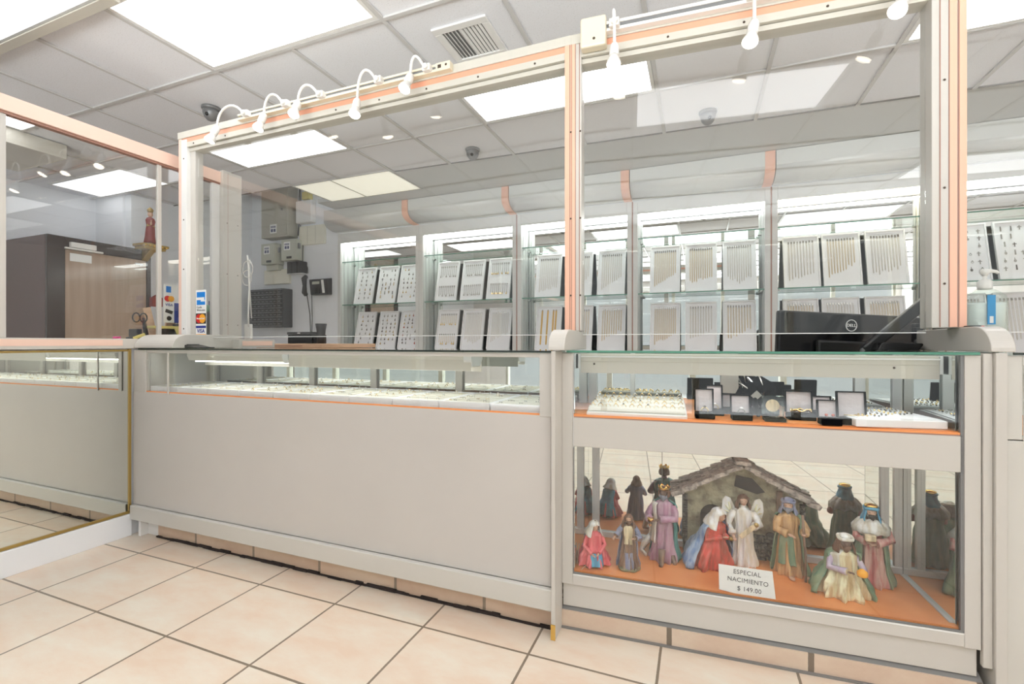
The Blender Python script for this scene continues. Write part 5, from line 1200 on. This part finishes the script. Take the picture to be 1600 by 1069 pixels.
b = MB(); b.box(-.10 * s, .16 * s, -.225 * s, -.205 * s, .50 * s, .57 * s, rot=Matrix.Rotation(-.75, 3, 'Y'), piv=(0, 0, .54 * s)); b.build('scroll', 'c_sand', t, bevel=.003)
b = MB(); b.lathe([(.03 * s, 0), (.03 * s, .03 * s)], (.14 * s, -.22 * s, .66 * s), 16, axis='y'); b.lathe([(.02 * s, 0), (.045 * s, -.04 * s)], (-.19 * s, -.2 * s, .45 * s), 12); b.build('horn', 'gold_paint', t, True)
b = MB(); b.ball((-.03 * s, -.20 * s, .015 * s), (.03 * s, .06 * s, .02 * s)); b.ball((.12 * s, -.17 * s, .015 * s), (.03 * s, .05 * s, .02 * s)); b.build('feet', 'skin', t, True)
# 6 joseph
t, hp, s = figure('bearded man figurine in tan robes with a long brown staff', 'nativity_figurine', .834, .235, .12, .282, 'c_tan', 'c_green', head='turban', headm='c_slate', hairm='c_slate', beard='hair_grey', armm='c_tan', seed=4.0, hands=((.10, -.20, .62), (-.06, -.17, .58)), lean=(-.04, -.03), mant=(-.7, 2.9), folds=8, hturn=-.35)
b = MB(); b.tube([(.11 * s, -.22 * s, 0), (.10 * s, -.24 * s, .35 * s), (.085 * s, -.225 * s, .62 * s), (.08 * s, -.20 * s, .86 * s)], .016 * s, 8); b.build('staff', 'c_brown', t, True)
b = MB(); loft(b, STAND, s, 3.5, 4.9, 14, 5, .12, 2, grow=1.10, zr=(.18, .62), closed=False, lean=(-.04, -.03)); o = b.build('sash', 'c_green', t, True); o.modifiers.new('thick', 'SOLIDIFY').thickness = .02 * s
b = MB(); b.ball((-.04 * s, -.19 * s, .015 * s), (.035 * s, .06 * s, .02 * s)); b.ball((.17 * s, -.12 * s, .015 * s), (.035 * s, .05 * s, .02 * s)); b.build('feet', 'skin', t, True)
# 7 kneeling king
t, hp, s = figure('kneeling dark skinned king figurine offering a round box', 'nativity_figurine', .970, .13, .05, .205, 'c_cream', 'c_green', skin='skin_dark', kneel=True, head='turban', headm='c_fur', hairm='hair_brown', fur=False, beard='hair_brown', armm='c_lilac', seed=5.0, hands=((.13, -.36, .50), (-.02, -.36, .52)), elbows=((.26, -.17, .50), (-.25, -.17, .50)), mant=(-.55, 3.5), folds=9, hnod=.15)
b = MB(); b.lathe([(.06 * s, 0), (.075 * s, .02 * s), (.075 * s, .07 * s), (.06 * s, .09 * s), (.02 * s, .12 * s)], (.14 * s, -.42 * s, .50 * s), 16); b.build('gift_box', 'card_orange', t, True)
b = MB(); loft(b, KNEEL, s, 2.2, 4.2, 14, 5, .08, 2, grow=1.12, zr=(.62, .98), closed=False); o = b.build('shoulder_cloth', 'c_fur', t, True); o.modifiers.new('thick', 'SOLIDIFY').thickness = .03 * s
# 8 green king
t, hp, s = figure('standing bearded king figurine in a green cape with a white fur collar', 'nativity_figurine', 1.098, .235, -.05, .282, 'c_rose', 'c_green', head='turban', headm='c_skyblue', hairm='hair_brown', beard='eye_dark', armm='c_rose', seed=6.0, hands=((-.03, -.18, .58), (-.10, -.19, .60)), mant=(-.75, 3.75), folds=8, fur=True, lean=(-.02, 0), hturn=-.1)
b = MB(); b.box(-.15 * s, -.03 * s, -.26 * s, -.18 * s, .63 * s, .71 * s); b.build('gift_chest', 'c_sand', t, bevel=.004)
b = MB(); b.lathe([(.03 * s, .98 * s), (.075 * s, 1.0 * s), (.07 * s, 1.03 * s), (.02 * s, 1.045 * s)], (-.017 * s, -.012 * s, -.0 * s), 16); b.build('crown', 'gold', t, True)

# stable
t = cthing('nativity_stable', 'model stone stable with a slab roof behind the angel and the praying woman', 'model stable', .680, .315, DZ, 0)
hw = .222; ez = .250; az = .372; ax = .0
def st(x): return x
b = MB()
D0, D1 = -.012, .006   # facade thickness in v
# one-piece facade; dark plates on it imitate the shade inside openings
b.prism([(-hw, 0), (hw, 0), (hw, ez), (ax, az), (-hw, ez)], .012, .026, 'y')
o = b.build('facade', 'stone_wall', t, bevel=.004)
def arch(x, w_, z0, z1, n=8): return [(x - w_, z0), (x + w_, z0)] + [(x + w_ * math.cos(a), z1 - w_ + w_ * math.sin(a)) for a in [PI * k / n for k in range(n + 1)]]
for poly, nm in ((arch(-.110, .048, .04, .205), 'arch_shade'), (arch(.105, .020, .05, .115), 'small_arch_shade')):
    b = MB(); b.prism(poly, .005, .0115, 'y'); b.build(nm, 'hollow_shade', t)
b = MB(); b.prism([(-.028, .29), (.055, .265), (.085, .275), (.04, .325), (-.02, .335)], .006, .0115, 'y'); b.build('gable_shade', 'hollow_shade', t)
rr = random.Random(9)
b = MB()
for sg in (-1, 1):
    x0 = -hw - .004 if sg < 0 else hw - .014
    for r_ in range(24):
        z = r_ * (ez - .01) / 24; b.box(x0, x0 + .018, -.004, .034, z + .0012, z + .0098)
b.build('corner_bricks', 'stone_dark', t, bevel=.001)
b = MB(); b.box(.125, .148, .0, .012, 0, .285); b.box(-.03, -.01, .002, .012, .0, .06); b.build('timber_post', 'c_brown', t, bevel=.003)
b = MB()
for r_ in range(7):
    for c in range(9):
        x = -.06 + c * .028 + (.014 if r_ % 2 else 0) + rr.uniform(-.003, .003); z = r_ * .0145
        if rr.random() < .45 - r_ * .03 or x > .05: b.box(x - .0125, x + .0125, .002, .012, z + .001, z + .0135)
b.build('loose_bricks', 'stone_dark', t, bevel=.002)
def roof(sg):
    b = MB(); ex = sg * (hw + (.038 if sg < 0 else .032))
    p0 = Vector((ax, 0, az + .001)); p1 = Vector((ex, 0, .231)); d = p1 - p0; L = d.length; d.normalize(); up = Vector((-d.z, 0, d.x)); up = up if up.z > 0 else -up; n = 6
    for r_ in range(3):
        yy = -.040 + r_ * .034
        for k in range(n):
            f0 = k / n + (rr.uniform(-.03, .03) if k else 0); f1 = (k + 1) / n + .045
            a = p0 + d * (L * f0); e = p0 + d * (L * min(f1, 1.02)); hh = rr.uniform(.013, .020); q0 = a + up * .001; q1 = e + up * .009
            w0 = yy + rr.uniform(-.007, .002); w1 = yy + .037 + rr.uniform(-.003, .002)
            pol = [(q0.x, q0.z), (q1.x, q1.z), (q1.x + up.x * hh, q1.z + up.z * hh), ((q0.x + q1.x) / 2 + up.x * hh * 1.05, (q0.z + q1.z) / 2 + up.z * hh * 1.05), (q0.x + up.x * hh * .8, q0.z + up.z * hh * .8)]
            b.prism(pol, w0, w1, 'y')
    b.build('roof_slabs', 'roof_slate', t, bevel=.003)
roof(-1); roof(1)
b = MB(); b.box(ax - .03, ax + .03, -.036, .036, az + .012, az + .030, rot=Matrix.Rotation(.1, 3, 'Y'), piv=(ax, 0, az + .02)); b.build('ridge_slab', 'roof_slate', t, bevel=.006)
b = MB(); b.prism([(-hw + .01, 0), (hw - .01, 0), (hw - .01, ez - .01), (ax, az - .01), (-hw + .01, ez - .01)], .0265, .032, 'y'); b.build('mossy_back', 'stone_moss', t)

# price sign leaning on the front glass
t = cthing('price_sign', 'white paper price sign reading ESPECIAL NACIMIENTO 149.00 before the angel', 'sign', .655, .0135, .2255, 0)
b = MB(); b.prism([(-.092, .004), (.088, -.016), (.076, .092), (-.094, .094)], 0, .0012, 'y'); b.build('sign_sheet', 'paper', t)

for body, z, x in (('ESPECIAL', .074, -.003), ('NACIMIENTO', .046, -.001), ('$ 149.00', .017, .004)):
    text_mesh(body, .0215, 'sign_words', 'ink_grey', t, facing(x, -.0006, z) @ Matrix.Rotation(-.03, 4, 'Z'), 'CENTER', .0004, 0.0, .93)
